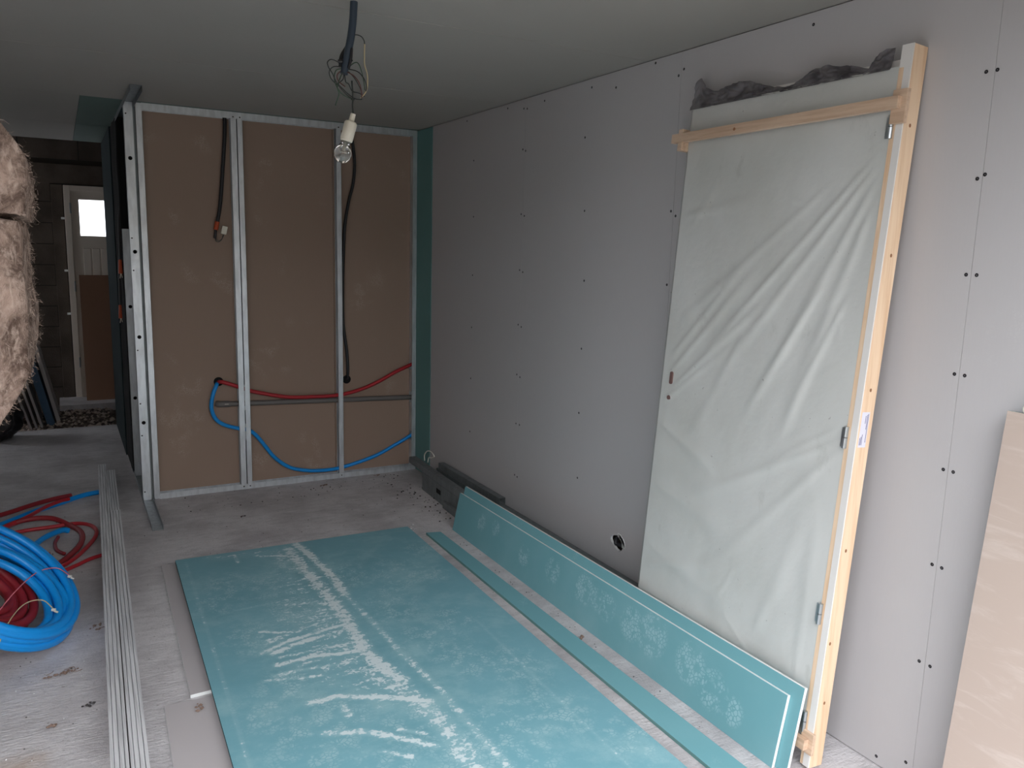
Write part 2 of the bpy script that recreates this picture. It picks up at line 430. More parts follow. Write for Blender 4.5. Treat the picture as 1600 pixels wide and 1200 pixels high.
gp = obj('green_wall_board', MB().box((-.004, -.253, .006), (.0125, 2.42, H - .004)), 'green_plain', wr); gp['label'] = 'narrow green moisture board strip in the back corner'
obj('wall_backing', MB().box((.060, FY_I, 0), (.14, 3.9, 2.95)), 'mortar', wr)
obj('joint_backing', MB().box((.0127, FY_I, 0), (.016, -2.53, H)).box((.0127, -2.37, 0), (.016, 2.42, H)).box((.0127, -2.53, 0), (.016, -2.37, .2)).box((.0127, -2.53, .34), (.016, -2.37, H)), 'grey_paper', wr)
# screws
SCR = [(-3.96,2.11),(-3.99,2.11),(-3.99,1.84),(-3.97,1.83),(-3.97,1.57),(-4.0,1.57),(-3.97,1.29),(-4.0,1.29),(-3.97,1.01),(-4.0,1.01),(-3.97,.72),(-4.0,.72),(-3.965,.41),(-4.0,.41),(-3.96,.07),(-4.0,.065),
 (-2.55,2.385),(-2.73,2.33),(-2.70,2.31),(-2.28,2.33),(-2.09,2.36),(-1.67,2.36),(-2.05,2.14),(-1.28,2.375),(-.77,2.37),(-1.495,2.345),(-1.46,2.35),(-1.46,2.14),(-1.49,2.13),(-.87,2.13),(-2.09,1.47),(-2.10,.49),
 (-1.465,.64),(-1.505,.64),(-1.465,.34),(-1.495,.335),(-.88,.81),(-.88,.47),(-2.70,2.06),(-2.73,2.04),(-2.70,1.78),(-2.73,1.76),(-2.70,1.48),(-2.735,1.45),(-1.46,1.8),(-1.495,1.79),(-1.46,1.5),(-1.495,1.49),(-1.46,1.2),(-1.495,1.19),(-1.46,.92),(-1.495,.91),
 (-3.36,2.36),(-3.7,2.36),(-3.86,.03),(-2.09,1.14),(-2.09,.82),(-2.07,1.8),(-.88,1.8),(-.88,1.45),(-.88,1.13),(-4.4,2.37),(-4.6,1.9),(-4.6,1.5)]
first = None
for (y, z) in SCR:
    if first is None:
        def Ts(v): return Vector((-v[2], y + v[0], z + v[1]))
        mb = MB().lathe([(.0048, -.003), (.0054, .0006), (.0036, .0012), (.001, .0004)], 10, T=Ts); first = obj('screw', mb, 'screw', wr, smooth=True); base = first.location.copy(); y0s, z0s = y, z
    else: dup(first, base + Vector((0, y - y0s, z - z0s)))
# torn rim and cable inside the socket hole
rim = MB()
for k in range(12):
    a = PI * .55 + k * .15; yy = -2.452 + .056 * math.cos(a); zz = .271 + .042 * math.sin(a)
    yy2 = -2.452 + .040 * math.cos(a); zz2 = .271 + .030 * math.sin(a)
    rim.box((-.0022, min(yy, yy2) - .003, min(zz, zz2) - .003), (-.0002, max(yy, yy2) + .004, max(zz, zz2) + .004))
rm = obj('torn_rim', rim, 'gypsum', wr); rm['label'] = 'white torn gypsum edge of the round hole'
wc = obj('hole_cable', MB().tube(smooth_path([(.035, -2.47, .25), (.006, -2.455, .26), (-.008, -2.45, .268), (.004, -2.44, .285), (.035, -2.43, .29)]), .009, 8), 'black_sheath', wr, smooth=True)

# ---- ceiling: plasterboards with thin joints
ce = struct_empty('ceiling', (-2, -2, H), 'grey-green plasterboard ceiling with faint board joints', 'ceiling')
ys = [FY_I, -3.74, -2.50, -1.27, -.03, 1.26, 2.38]
xsA = [-4.6, -2.05, .0]
for j, (a, b) in enumerate(zip(ys[:-1], ys[1:])):
    xs = [-4.6, -2.05, -.001] if j >= 4 else [-4.6, -.001] if j % 2 else [-4.6, -3.3, -.001]
    for (c, d) in zip(xs[:-1], xs[1:]):
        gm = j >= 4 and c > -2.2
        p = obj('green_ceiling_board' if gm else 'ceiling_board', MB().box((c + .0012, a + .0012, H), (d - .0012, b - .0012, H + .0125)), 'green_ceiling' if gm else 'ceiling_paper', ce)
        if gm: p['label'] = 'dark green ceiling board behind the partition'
obj('ceiling_backing', MB().box((-4.6, FY_I, H + .013), (.06, 2.38, H + .06)), 'ceiling_paper', ce)
bead = MB()   # slightly proud paper ridge along board joints
for yy in (-2.50, -1.27): bead.box((-2.6, yy - .004, H - .0012), (-.3, yy + .004, H + .001))
obj('joint_ridge', bead, 'ceiling_paper', ce)
lab_struct(obj('ceiling_garage', MB().box((-4.6, 2.2, 2.95), (.14, 3.98, 3.02)), 'mortar'), 'dark high ceiling beyond the end of the plasterboard ceiling', 'ceiling')
lab_struct(obj('trim_ceiling_end', MB().box((-4.6, 2.20, H + .061), (0, 2.26, 2.95)), 'mortar'), 'dark closing strip above the end of the lowered ceiling', 'trim')

# ---- far wall of blocks with the exterior door
wb = struct_empty('wall_back', (-2.6, 3.72, 0), 'dark concrete block wall around the far exterior door', 'wall')
DX0, DX1, DZ = -2.133, -1.20, 2.115
rn = MB()
for a, b, c, d in ((-4.6, -2.24, -.1, 3.0), (DX1 + .06, .14, -.1, 3.0), (-2.24, DX1 + .06, 2.20, 3.0)): rn.box((a, 3.735, c), (b, 3.90, d))
obj('mortar_bed', rn, 'mortar', wb)
blk = None
for row in range(15):
    z = .0 + row * .2 - .04
    off = .25 if row % 2 else 0
    for k in range(9):
        x0 = -4.48 + off + k * .5; x1 = x0 + .49
        if x0 > -.1: continue
        z1 = z + .19
        if z < 2.11 and x1 > -2.24 and x0 < DX1 + .06:
            if x0 < -2.24 - .12: x1 = -2.245
            elif x1 > DX1 + .2: x0 = DX1 + .065
            else: continue
            obj('block', MB().box((x0, 3.72, z), (x1, 3.745, z1)), 'block', wb); continue
        if blk is None: blk = obj('block', MB().box((x0, 3.72, z), (x1, 3.745, z1)), 'block', wb); b0 = blk.location.copy(); bx0, bz0 = x0, z
        else:
            if 2.11 <= z1 and z < 2.34: continue
            dup(blk, b0 + Vector((x0 - bx0, random.uniform(-.003, .003), z - bz0)))
obj('lintel', MB().box((-4.5, 3.70, 2.13), (-.1, 3.745, 2.31)), 'block', wb)
obj('rough_jamb', MB().box((-2.24, 3.71, .04), (-2.140, 3.80, 2.12)), 'block', wb, bevel=.004)
# anchors sticking out of the jamb
for z in (1.80, 1.30, .88): obj('fixing_lug', MB().tube([(-2.15, 3.72, z), (-2.15, 3.68, z + .005)], .006, 6).box((-2.165, 3.675, z - .008), (-2.135, 3.682, z + .012)), 'steel', wb)

obj('door_reveal', MB().box((-2.24, 3.722, .03), (DX0 + .03, 3.90, 2.2)).box((DX1 + .02, 3.722, .03), (DX1 + .12, 3.90, 2.2)).box((-2.24, 3.722, DZ - .02), (DX1 + .1, 3.90, 2.2)), 'mortar', wb)
d1 = struct_empty('door_1', (-1.67, 3.70, .05), 'cream exterior door with bright square window in the far wall', 'door')
fr = MB().box((DX0, 3.66, .05), (DX0 + .055, 3.72, DZ)).box((DX1 - .0, 3.66, .05), (DX1 + .055, 3.72, DZ)).box((DX0 + .055, 3.66, DZ - .05), (DX1, 3.72, DZ))
obj('door_frame', fr, 'door_white', d1, bevel=.004)
lx0, lx1 = DX0 + .052, DX1 + .003; wz0, wz1 = 1.64, 1.985; wx0, wx1 = -2.008, -1.36
lf = MB().box((lx0, 3.68, .046), (wx0, 3.71, DZ - .047)).box((wx1, 3.68, .046), (lx1, 3.71, DZ - .047)).box((wx0, 3.68, wz1), (wx1, 3.71, DZ - .047)).box((wx0, 3.68, .046), (wx1, 3.71, wz0))
leafm = obj('door_leaf', lf, 'door_white', d1)
for k in range(8):
    x = wx0 + .015 + k * .078; obj('ribbed_slat', MB().box((x, 3.672, .25), (x + .066, 3.682, 1.52)), 'door_white', leafm, bevel=.004)
obj('window_bead', MB().box((wx0 - .018, 3.672, wz0 - .018), (wx1 + .018, 3.681, wz0)).box((wx0 - .018, 3.672, wz1), (wx1 + .018, 3.681, wz1 + .018)).box((wx0 - .018, 3.672, wz0), (wx0, 3.681, wz1)).box((wx1, 3.672, wz0), (wx1 + .018, 3.681, wz1)), 'door_white', leafm)
pn = obj('window_pane', MB().box((wx0, 3.69, wz0), (wx1, 3.696, wz1)), 'pane', leafm); pn['label'] = 'bright frosted window pane'
for z in (.35, 1.1, 1.85): obj('hinge', MB().tube([(DX0 + .052, 3.656, z), (DX0 + .052, 3.656, z + .1)], .008, 8), 'steel', d1)

# ---- remaining shell (left and behind the camera, with the wide opening daylight comes through)
wlm = MB().box((-4.7, FY_I, -.1), (-4.6, 2.50, 2.95)).box((-4.7, 3.55, -.1), (-4.6, 3.9, 2.95)).box((-4.7, 2.50, -.1), (-4.6, 3.55, .95)).box((-4.7, 2.50, 2.05), (-4.6, 3.55, 2.95))
lab_struct(obj('wall_left', wlm, 'blockwall'), 'plain block wall far to the left with one added window at its far end', 'wall')
w1 = struct_empty('window_added', (-4.65, 3.02, .95), 'added unseen window in the far left garage wall, lighting the far end', 'window')  # unseen window added to brighten the far door and floor
obj('added_window_frame', MB().box((-4.68, 2.50, .95), (-4.63, 2.55, 2.05)).box((-4.68, 3.50, .95), (-4.63, 3.55, 2.05)).box((-4.68, 2.55, .95), (-4.63, 3.50, 1.0)).box((-4.68, 2.55, 2.0), (-4.63, 3.50, 2.05)), 'white_paint', w1)
obj('pane', MB().box((-4.66, 2.55, 1.0), (-4.655, 3.50, 2.0)), 'pane', w1)  # pane of the added unseen window
OX0, OX1, OZ = -4.5, -.03, 2.385
wf = MB().box((-4.7, FY_O, -.1), (OX0, FY_I, 2.95)).box((OX1, FY_O, -.1), (.14, FY_I, 2.95)).box((OX0, FY_O, OZ), (OX1, FY_I, 2.95))
lab_struct(obj('wall_front', wf, 'blockwall'), 'block wall behind the camera with a wide open doorway', 'wall')
lab_struct(obj('ceiling_roof', MB().box((-4.7, FY_O, 2.96), (.14, 2.3, 3.02)), 'mortar'), 'roof deck above the plasterboard ceiling', 'ceiling')

# ---- profiles --------------------------------------------------------
t_ = .0012
def vstud(mb, x0, x1, y0, y1, z0, z1, open_side, gaps=()):
    """vertical C stud with flange on the -Y face; web on one x side; lip folded back; gaps = z ranges cut out of the web"""
    wx = x0 if open_side > 0 else x1 - t_
    zs = [z0]
    for a, b in sorted(gaps): zs += [a, b]
    zs.append(z1)
    for a, b in zip(zs[::2], zs[1::2]): mb.box((wx, y0, a), (wx + t_, y1, b))
    mb.box((x0, y0, z0), (x1, y0 + t_, z1)); mb.box((x0, y1 - t_, z0), (x1, y1, z1))
    lx = x1 - t_ if open_side > 0 else x0
    mb.box((lx, y0, z0), (lx + t_, y0 + .006, z1)); mb.box((lx, y1 - .006, z0), (lx + t_, y1, z1))
    return mb
def screws_on(parent, pts, nrm='y'):
    for (x, y, z) in pts:
        if nrm == 'y': T = lambda v: Vector((x + v[0], y - v[2], z + v[1]))
        else: T = lambda v: Vector((x - v[2], y + v[0], z + v[1]))
        obj('screw', MB().lathe([(.004, -.001), (.0045, .001), (.0005, .0022)], 8, T=T), 'screw', parent, smooth=True)

# ---- back partition: metal frame with brown boards seen from their back
wp = struct_empty('wall_partition', (-.87, .03, 0), 'metal stud partition with three brown boards at the end of the room', 'wall')
FY0, FY1 = 0.0, .048
boards = [(-1.77, -1.206), (-1.203, -.588), (-.585, -.012)]
hole_at = [(-1.353, .722), None, (-.503, .700)]
for (a, b) in boards: obj('partition_board', MB().box((a, FY1 + .002, .01), (b, FY1 + .0145, H - .004)), 'brown_paper', wp)
for hx, hz in ((-1.352, .722), (-.503, .690)):
    T = lambda v: Vector((hx + v[0], FY1 + .0018 - v[2], hz + v[1]))
    h = obj('cable_hole', MB().lathe([(.030, 0), (.030, .0008), (.0005, .0008)], 20, T=T), 'black_void', wp); h['label'] = 'dark round hole cut through the brown board'
gaps = [(.53, .61), (.40, .48), (.56, .66)]
sg = [(.42, .47), (.555, .66)]
obj('stud', vstud(MB(), -1.768, -1.733, FY0, FY1, .003, H - .003, -1), 'zinc', wp)
obj('stud', vstud(MB(), -1.239, -1.203, FY0, FY1, .003, H - .003, -1, [(.37, .45), (.53, .70)]), 'zinc', wp)
obj('stud', vstud(MB(), -1.199, -1.167, FY0, FY1, .003, H - .003, 1, [(.33, .44), (.53, .70)]), 'zinc', wp)
obj('stud', vstud(MB(), -.577, -.543, FY0, FY1, .003, H - .003, -1, [(.04, .1), (.52, .62)]), 'zinc', wp)
obj('stud', vstud(MB(), -.037, -.005, FY0, FY1, .003, H - .003, 1, [(.22, .29), (.5, .58), (.74, .81)]), 'zinc', wp)
tr = MB().box((-1.735, FY0 - .0015, H - .040), (-.005, FY0, H - .001)).box((-1.735, FY0, H - .0022), (-.005, FY1, H - .001)).box((-1.735, FY1, H - .04), (-.005, FY1 + .0012, H - .001))
obj('top_track', tr, 'zinc', wp)
tr = MB().box((-1.735, FY0 - .0015, .001), (-.005, FY0, .036)).box((-1.735, FY0, .001), (-.005, FY1, .0022)).box((-1.735, FY1, .001), (-.005, FY1 + .0012, .036))
obj('bottom_track', tr, 'zinc', wp)
screws_on(wp, [(x, -.0015, z) for x in (-1.222, -1.182, -.56) for z in (H - .03, .02)])

# ---- side partition: studs seen web-on, dark green board further back
ws = struct_empty('wall_side', (-1.81, .8, 0), 'side partition of holed metal studs turning back from the frame corner', 'wall')
SX0, SX1 = -1.832, -1.782
def ystud(y, holes, z0=.004, z1=H - .004):
    """web faces -Y; round service holes are real openings"""
    mb = MB(); cx = (SX0 + SX1) / 2; r = .0085 * 1.35
    zs = sorted(holes); z = z0; n = 16
    for hz in zs:
        mb.box((SX0, y, z), (SX1, y + t_, hz - .024))
        sq = []
        ring = []
        for k in range(n):
            a = 2 * PI * k / n; ring.append((cx + r * math.cos(a), y, hz + r * math.sin(a)))
            m_ = max(abs(math.cos(a)), abs(math.sin(a))); sq.append((cx + .0245 * math.cos(a) / m_, y, hz + .024 * math.sin(a) / m_))
        mb.add(ring + sq, [(k, (k + 1) % n, n + (k + 1) % n, n + k) for k in range(n)])
        z = hz + .024
    mb.box((SX0, y, z), (SX1, y + t_, z1))
    for x in (SX0, SX1 - t_): mb.box((x, y, z0), (x + t_, y + .036, z1))
    mb.box((SX0, y + .0348, z0), (SX0 + .007, y + .036, z1)); mb.box((SX1 - .007, y + .0348, z0), (SX1, y + .036, z1))
    return mb
st1 = obj('stud', ystud(-.006, [.50, 1.03, 1.54, 2.08]), 'zinc', ws)
obj('stud', ystud(.60, [.55, 1.17], z1=1.68), 'zinc', ws)
obj('stud', ystud(1.20, [.5, 1.1, 1.9]), 'zinc_dark', ws)
obj('stud', ystud(1.80, [.5, 1.1, 1.9]), 'zinc', ws)
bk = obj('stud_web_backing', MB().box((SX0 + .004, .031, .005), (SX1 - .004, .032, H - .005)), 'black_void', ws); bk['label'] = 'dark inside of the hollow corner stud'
# corner strip between side stud and frame
obj('corner_profile', MB().box((-1.781, -.002, .003), (-1.7735, .05, H - .003)).box((-1.7735, .012, .003), (-1.769, .05, H - .003)), 'zinc_dark', ws)
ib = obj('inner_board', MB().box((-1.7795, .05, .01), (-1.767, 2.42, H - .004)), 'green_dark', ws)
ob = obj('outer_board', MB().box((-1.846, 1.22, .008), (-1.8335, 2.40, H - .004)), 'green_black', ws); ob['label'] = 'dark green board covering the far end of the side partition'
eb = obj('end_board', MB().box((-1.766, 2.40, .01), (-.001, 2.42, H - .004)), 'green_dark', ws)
ft = MB().box((SX0 - .002, -.60, .0006), (SX1 + .004, 1.21, .0018)).box((SX0 - .0032, -.60, .0006), (SX0 - .002, 1.21, .03)).box((SX1 + .004, -.60, .0006), (SX1 + .0052, -.01, .03))
k_ = obj('floor_track', ft, 'zinc_mid', ws); k_['label'] = 'floor track running out past the corner stud, with one bent end'
ct = MB().box((SX0 - .002, -.58, H - .002), (SX1 + .004, 1.2, H - .0008)).box((SX0 - .0032, -.58, H - .032), (SX0 - .002, 1.2, H - .0008)).box((SX1 + .004, -.58, H - .032), (SX1 + .0052, -.01, H - .0008))
k_ = obj('ceiling_track', ct, 'zinc_dark', ws); k_['label'] = 'short dark track fixed to the ceiling at the corner'
screws_on(ws, [(-1.82, -.0075, z) for z in (.06, .42, .62, .95, 1.43, 1.62, 2.33)])
# dark crumpled membrane inside the stud bays
mem = MB(); nz, ny = 46, 14; vs = []
for i in range(nz + 1):
    for j in range(ny + 1):
        z = .012 + 2.38 * i / nz; t = j / ny
        if t < .3: x, y = -1.784 - .053 * (t / .3), .645
        else: x, y = -1.837, .645 + .59 * (t - .3) / .7
        k_n = .006 * mnoise.noise((t * 5, z * 5, 1))
        vs.append((x + (k_n if t >= .3 else 0), y + (k_n if t < .3 else 0), z))
mem.add(vs, [(i * (ny + 1) + j, i * (ny + 1) + j + 1, (i + 1) * (ny + 1) + j + 1, (i + 1) * (ny + 1) + j) for i in range(nz) for j in range(ny)])
mm = obj('membrane', mem, 'black_void', ws, smooth=True); mm['label'] = 'black crumpled membrane between the side studs'

# ================================================================== SERVICES IN THE PARTITION
def pipe(name, pts, r, mat, k=8, seg=12): return obj(name, MB().tube(smooth_path(pts, k), r, seg), mat, smooth=True)
p = pipe('red_pipe', [(-1.352, .044, .722), (-1.335, .016, .724), (-1.28, .012, .705), (-1.20, .016, .672), (-1.129, .016, .646), (-.922, .012, .600), (-.74, .012, .590), (-.586, .014, .589), (-.44, .014, .612), (-.295, .014, .662), (-.16, .014, .728), (-.029, .018, .779), (-.004, .02, .786)], .0125, 'red_pipe')
tag(p, 'red plastic water pipe sagging across the partition studs', 'pipe', None)
p = pipe('blue_pipe', [(-1.362, .044, .712), (-1.372, .018, .700), (-1.396, .012, .64), (-1.406, .012, .56), (-1.385, .012, .490), (-1.335, .014, .445), (-1.256, .018, .415), (-1.185, .020, .395), (-1.136, .020, .359), (-1.075, .016, .275), (-1.015, .014, .192), (-.92, .014, .115), (-.802, .014, .078), (-.69, .014, .066), (-.577, .018, .068), (-.44, .014, .095), (-.296, .014, .135), (-.15, .014, .20), (-.027, .018, .258), (-.004, .02, .266)], .0125, 'blue_pipe')
tag(p, 'blue plastic water pipe looping low across the partition studs', 'pipe')
gpi = thing('drain_pipe', (-.7, .028, .56), 'straight grey plastic drain pipe with elbow running behind the partition studs', 'pipe')
obj('pipe_run', MB().tube([(-1.335, .029, .577), (-.004, .029, .535)], .0175, 16), 'pvc', gpi, smooth='angle')
obj('elbow', MB().tube(smooth_path([(-1.362, .047, .578), (-1.36, .036, .578), (-1.35, .030, .5775), (-1.325, .028, .577), (-1.29, .028, .5755)]), .0205, 16), 'pvc', gpi, smooth='angle')
obj('print_mark', MB().box((-1.325, .0062, .5775), (-1.30, .0072, .580)), 'white_plastic', gpi)

cb = thing('black_conduit', (-1.28, .03, 1.7), 'black conduit hanging from the top track in the left bay, with loose connector', 'conduit')
obj('sheath', MB().tube(smooth_path([(-1.268, .03, 2.395), (-1.266, .03, 2.33), (-1.272, .03, 2.22), (-1.285, .028, 2.08), (-1.297, .028, 1.95), (-1.312, .028, 1.82), (-1.33, .028, 1.73)]), .0115, 12), 'black_sheath', cb, smooth='angle')
obj('orange_sleeve', MB().tube([(-1.329, .028, 1.735), (-1.340, .028, 1.685)], .014, 12), 'orange', cb, smooth='angle')
obj('inner_cable', MB().tube([(-1.340, .028, 1.69), (-1.347, .026, 1.632)], .009, 10), 'black_sheath', cb, smooth='angle')
obj('wire', MB().tube(smooth_path([(-1.347, .026, 1.634), (-1.342, .018, 1.615), (-1.325, .014, 1.612), (-1.308, .012, 1.628), (-1.300, .012, 1.655)]), .0022, 6).tube(smooth_path([(-1.345, .026, 1.634), (-1.338, .02, 1.622), (-1.32, .016, 1.619), (-1.304, .012, 1.636), (-1.295, .012, 1.656)]), .0018, 6), 'wire_dark', cb)
def Tc(v): c, s_ = math.cos(-.25), math.sin(-.25); return Vector((-1.293 + v[0] * c - v[2] * s_, .014 + v[1], 1.683 + v[0] * s_ + v[2] * c))
obj('connector', MB().box((-.0165, -.011, -.024), (.0165, .011, .026), T=Tc), 'white_plastic', cb, bevel=.003)
cc = pipe('black_conduit', [(-.475, .03, 2.395), (-.462, .03, 2.33), (-.443, .028, 2.17), (-.452, .028, 2.03), (-.485, .028, 1.9), (-.512, .028, 1.75), (-.525, .028, 1.55), (-.532, .028, 1.32), (-.530, .028, 1.08), (-.508, .028, .90), (-.500, .030, .78), (-.500, .036, .72), (-.503, .047, .695)], .0105, 'black_sheath')
tag(cc, 'long black conduit snaking down the right bay into a hole', 'conduit')
# orange-ended cables in the side partition
for (y, z, lb) in ((.70, 1.44, 'orange-tipped black cable poking out of side partition, upper one'), (.95, 1.12, 'orange-tipped black cable dangling in side partition beside the dark board')):
    c2 = thing('stub_cable', (-1.84, y, z), lb, 'cable', None)
    obj('sheath', MB().tube(smooth_path([(-1.81, y + .02, z + .5), (-1.838, y + .01, z + .3), (-1.845, y, z + .1), (-1.845, y, z + .03)]), .010, 10), 'black_sheath', c2, smooth=True)
    obj('orange_sleeve', MB().tube([(-1.845, y, z + .035), (-1.850, y - .02, z - .055)], .0135, 10), 'orange', c2, smooth='angle')
    obj('wire', MB().tube([(-1.850, y - .02, z - .05), (-1.856, y - .03, z - .085)], .003, 6).tube([(-1.848, y - .02, z - .05), (-1.842, y - .03, z - .08)], .003, 6), 'white_plastic', c2)

# ================================================================== PENDANT BULB
PY = -2.6
pl = thing('pendant_bulb', (-1.32, PY, 2.1), 'bare clear bulb in white holder hanging from slate conduit and tangled wires', 'lamp')
obj('conduit', MB().tube(smooth_path([(-1.306, PY, 2.40), (-1.310, PY, 2.34), (-1.318, PY, 2.283), (-1.330, PY, 2.23), (-1.336, PY, 2.20), (-1.342, PY, 2.168)]), .0125, 14), 'slate_sheath', pl, smooth='angle')
obj('second_conduit', MB().tube(smooth_path([(-1.326, PY + .012, 2.26), (-1.347, PY + .01, 2.225), (-1.353, PY + .005, 2.19)]), .006, 8).tube(smooth_path([(-1.318, PY - .01, 2.25), (-1.322, PY - .012, 2.215), (-1.330, PY - .01, 2.185)]), .005, 8), 'black_sheath', pl, smooth=True)
obj('cable_tie', MB().tube([(-1.362, PY - .004, 2.204), (-1.349, PY - .010, 2.206)], .0065, 8).tube([(-1.324, PY - .012, 2.213), (-1.318, PY - .014, 2.208)], .005, 8), 'black_sheath', pl)
rr = random.Random(3)
A0 = Vector((-1.345, PY, 2.18))
loops = [
 ([(-1.352,2.200),(-1.385,2.207),(-1.402,2.195),(-1.400,2.178),(-1.388,2.160),(-1.375,2.135),(-1.352,2.112),(-1.33,2.098),(-1.313,2.092)], 'wire_dark'),
 ([(-1.350,2.190),(-1.375,2.188),(-1.390,2.172),(-1.385,2.150),(-1.365,2.132),(-1.345,2.120)], 'wire_dark'),
 ([(-1.348,2.185),(-1.370,2.175),(-1.378,2.150),(-1.370,2.122),(-1.352,2.102),(-1.33,2.094),(-1.313,2.092)], 'wire_green'),
 ([(-1.346,2.182),(-1.362,2.165),(-1.358,2.145),(-1.338,2.128)], 'wire_red'),
 ([(-1.335,2.182),(-1.315,2.172),(-1.297,2.155),(-1.282,2.130),(-1.277,2.110),(-1.283,2.096)], 'wire_dark'),
 ([(-1.330,2.186),(-1.305,2.176),(-1.287,2.155),(-1.273,2.132),(-1.266,2.122)], 'wire_dark'),
 ([(-1.338,2.178),(-1.318,2.160),(-1.303,2.135),(-1.292,2.112),(-1.281,2.098)], 'wire_red'),
 ([(-1.342,2.176),(-1.340,2.155),(-1.352,2.140),(-1.335,2.125),(-1.315,2.108),(-1.296,2.096),(-1.28,2.094)], 'wire_dark'),
 ([(-1.332,2.186),(-1.310,2.205),(-1.298,2.202),(-1.286,2.172),(-1.276,2.140),(-1.27,2.125)], 'wire_green'),
 ([(-1.345,2.176),(-1.36,2.152),(-1.372,2.120),(-1.365,2.100),(-1.372,2.065)], 'wire_green'),
 ([(-1.340,2.174),(-1.328,2.150),(-1.312,2.146),(-1.300,2.125),(-1.282,2.118),(-1.272,2.105)], 'wire_dark'),
 ([(-1.312,2.292),(-1.300,2.297),(-1.283,2.294),(-1.273,2.283),(-1.270,2.272)], 'wire_dark')]
for i, (pp, m_) in enumerate(loops):
    n_ = len(pp); dy = rr.uniform(-.045, .045)
    obj('wire', MB().tube(smooth_path([(x, PY + dy * math.sin(PI * k / (n_ - 1)), z) for k, (x, z) in enumerate(pp)], 6), .0017, 6), m_, pl, smooth=True)
w_ = obj('wire', MB().tube(smooth_path([(-1.270, PY, 2.272), (-1.271, PY, 2.235), (-1.270, PY, 2.205), (-1.261, PY, 2.175), (-1.261, PY, 2.14), (-1.268, PY, 2.118), (-1.284, PY, 2.098)], 6), .0022, 6), 'wire_cream', pl, smooth=True); w_['label'] = 'cream wire curling beside the conduit'
obj('flex', MB().tube(smooth_path([(-1.315, PY, 2.150), (-1.312, PY, 2.095), (-1.313, PY, 2.07), (-1.311, PY, 2.042)], 5), .0028, 8).box((-1.318, PY - .004, 2.089), (-1.306, PY + .004, 2.093)), 'wire_dark', pl, smooth=True)
# holder and bulb tilt toward -x
axis = Vector((-.27, .05, -1)).normalized(); top = Vector((-1.311, PY, 2.044))
side = Vector((1, 0, 0)); side = (side - axis * side.dot(axis)).normalized(); sd2 = axis.cross(side)
TH = lambda v: top + side * v[0] + sd2 * v[1] + axis * v[2]
obj('bulb_holder', MB().lathe([(.001, 0), (.0085, 0), (.0095, .022), (.0105, .024), (.018, .027), (.0215, .032), (.0215, .082), (.0205, .092), (.017, .095), (.016, .088)], 24, T=TH), 'white_plastic', pl, smooth='angle')
bprof = [(.0125, .090), (.014, .098), (.0175, .107), (.024, .117), (.0285, .128), (.0295, .138), (.027, .150), (.019, .161), (.010, .166), (.0003, .1675)]
obj('glass_envelope', MB().lathe(bprof, 28, T=TH).lathe([(r - .0008 if r > .002 else .0002, z - (.0008 if z > .15 else 0)) for r, z in bprof], 28, T=TH), 'glass', pl, smooth=True, fix=False)
obj('filament_stem', MB().lathe([(.009, .088), (.009, .098), (.004, .106), (.0025, .128), (.0035, .130), (.0003, .132)], 12, T=TH).tube([TH((.003, 0, .108)), TH((.010, 0, .128)), TH((.006, .002, .134)), TH((-.006, -.002, .134)), TH((-.010, 0, .128)), TH((-.003, 0, .108))], .0007, 6), 'white_plastic', pl, smooth=True)

# ================================================================== FLOOR: GREEN BOARD AND OFFCUTS
BX0, BX1, BY0, BY1 = -1.82, -.572, -3.74, -1.185
def corner_map(u, v):
    # board corners as it lies, slightly skewed
    a = Vector((-1.785, -1.203)); b = Vector((-.557, -1.225)); c = Vector((-1.853, -3.86)); d = Vector((-.598, -3.86))
    p0 = a.lerp(b, u); p1 = c.lerp(d, u); return p0.lerp(p1, v)
A_ = [(-1.192,-1.223),(-1.173,-1.384),(-1.143,-1.753),(-1.155,-1.941),(-1.142,-2.146),(-1.128,-2.372),(-1.122,-2.572),(-1.104,-2.742),(-1.095,-2.896),(-1.096,-3.058),(-1.09,-3.3),(-1.08,-3.7)]
B_ = [(-1.248,-1.289),(-1.241,-1.602),(-1.233,-1.808),(-1.224,-2.02),(-1.23,-2.205),(-1.237,-2.355),(-1.242,-2.512),(-1.231,-2.632),(-1.2,-2.771)]
B2 = [(-1.286,-2.682),(-1.217,-2.834),(-1.189,-2.945),(-1.177,-3.079),(-1.183,-3.24),(-1.18,-3.5)]
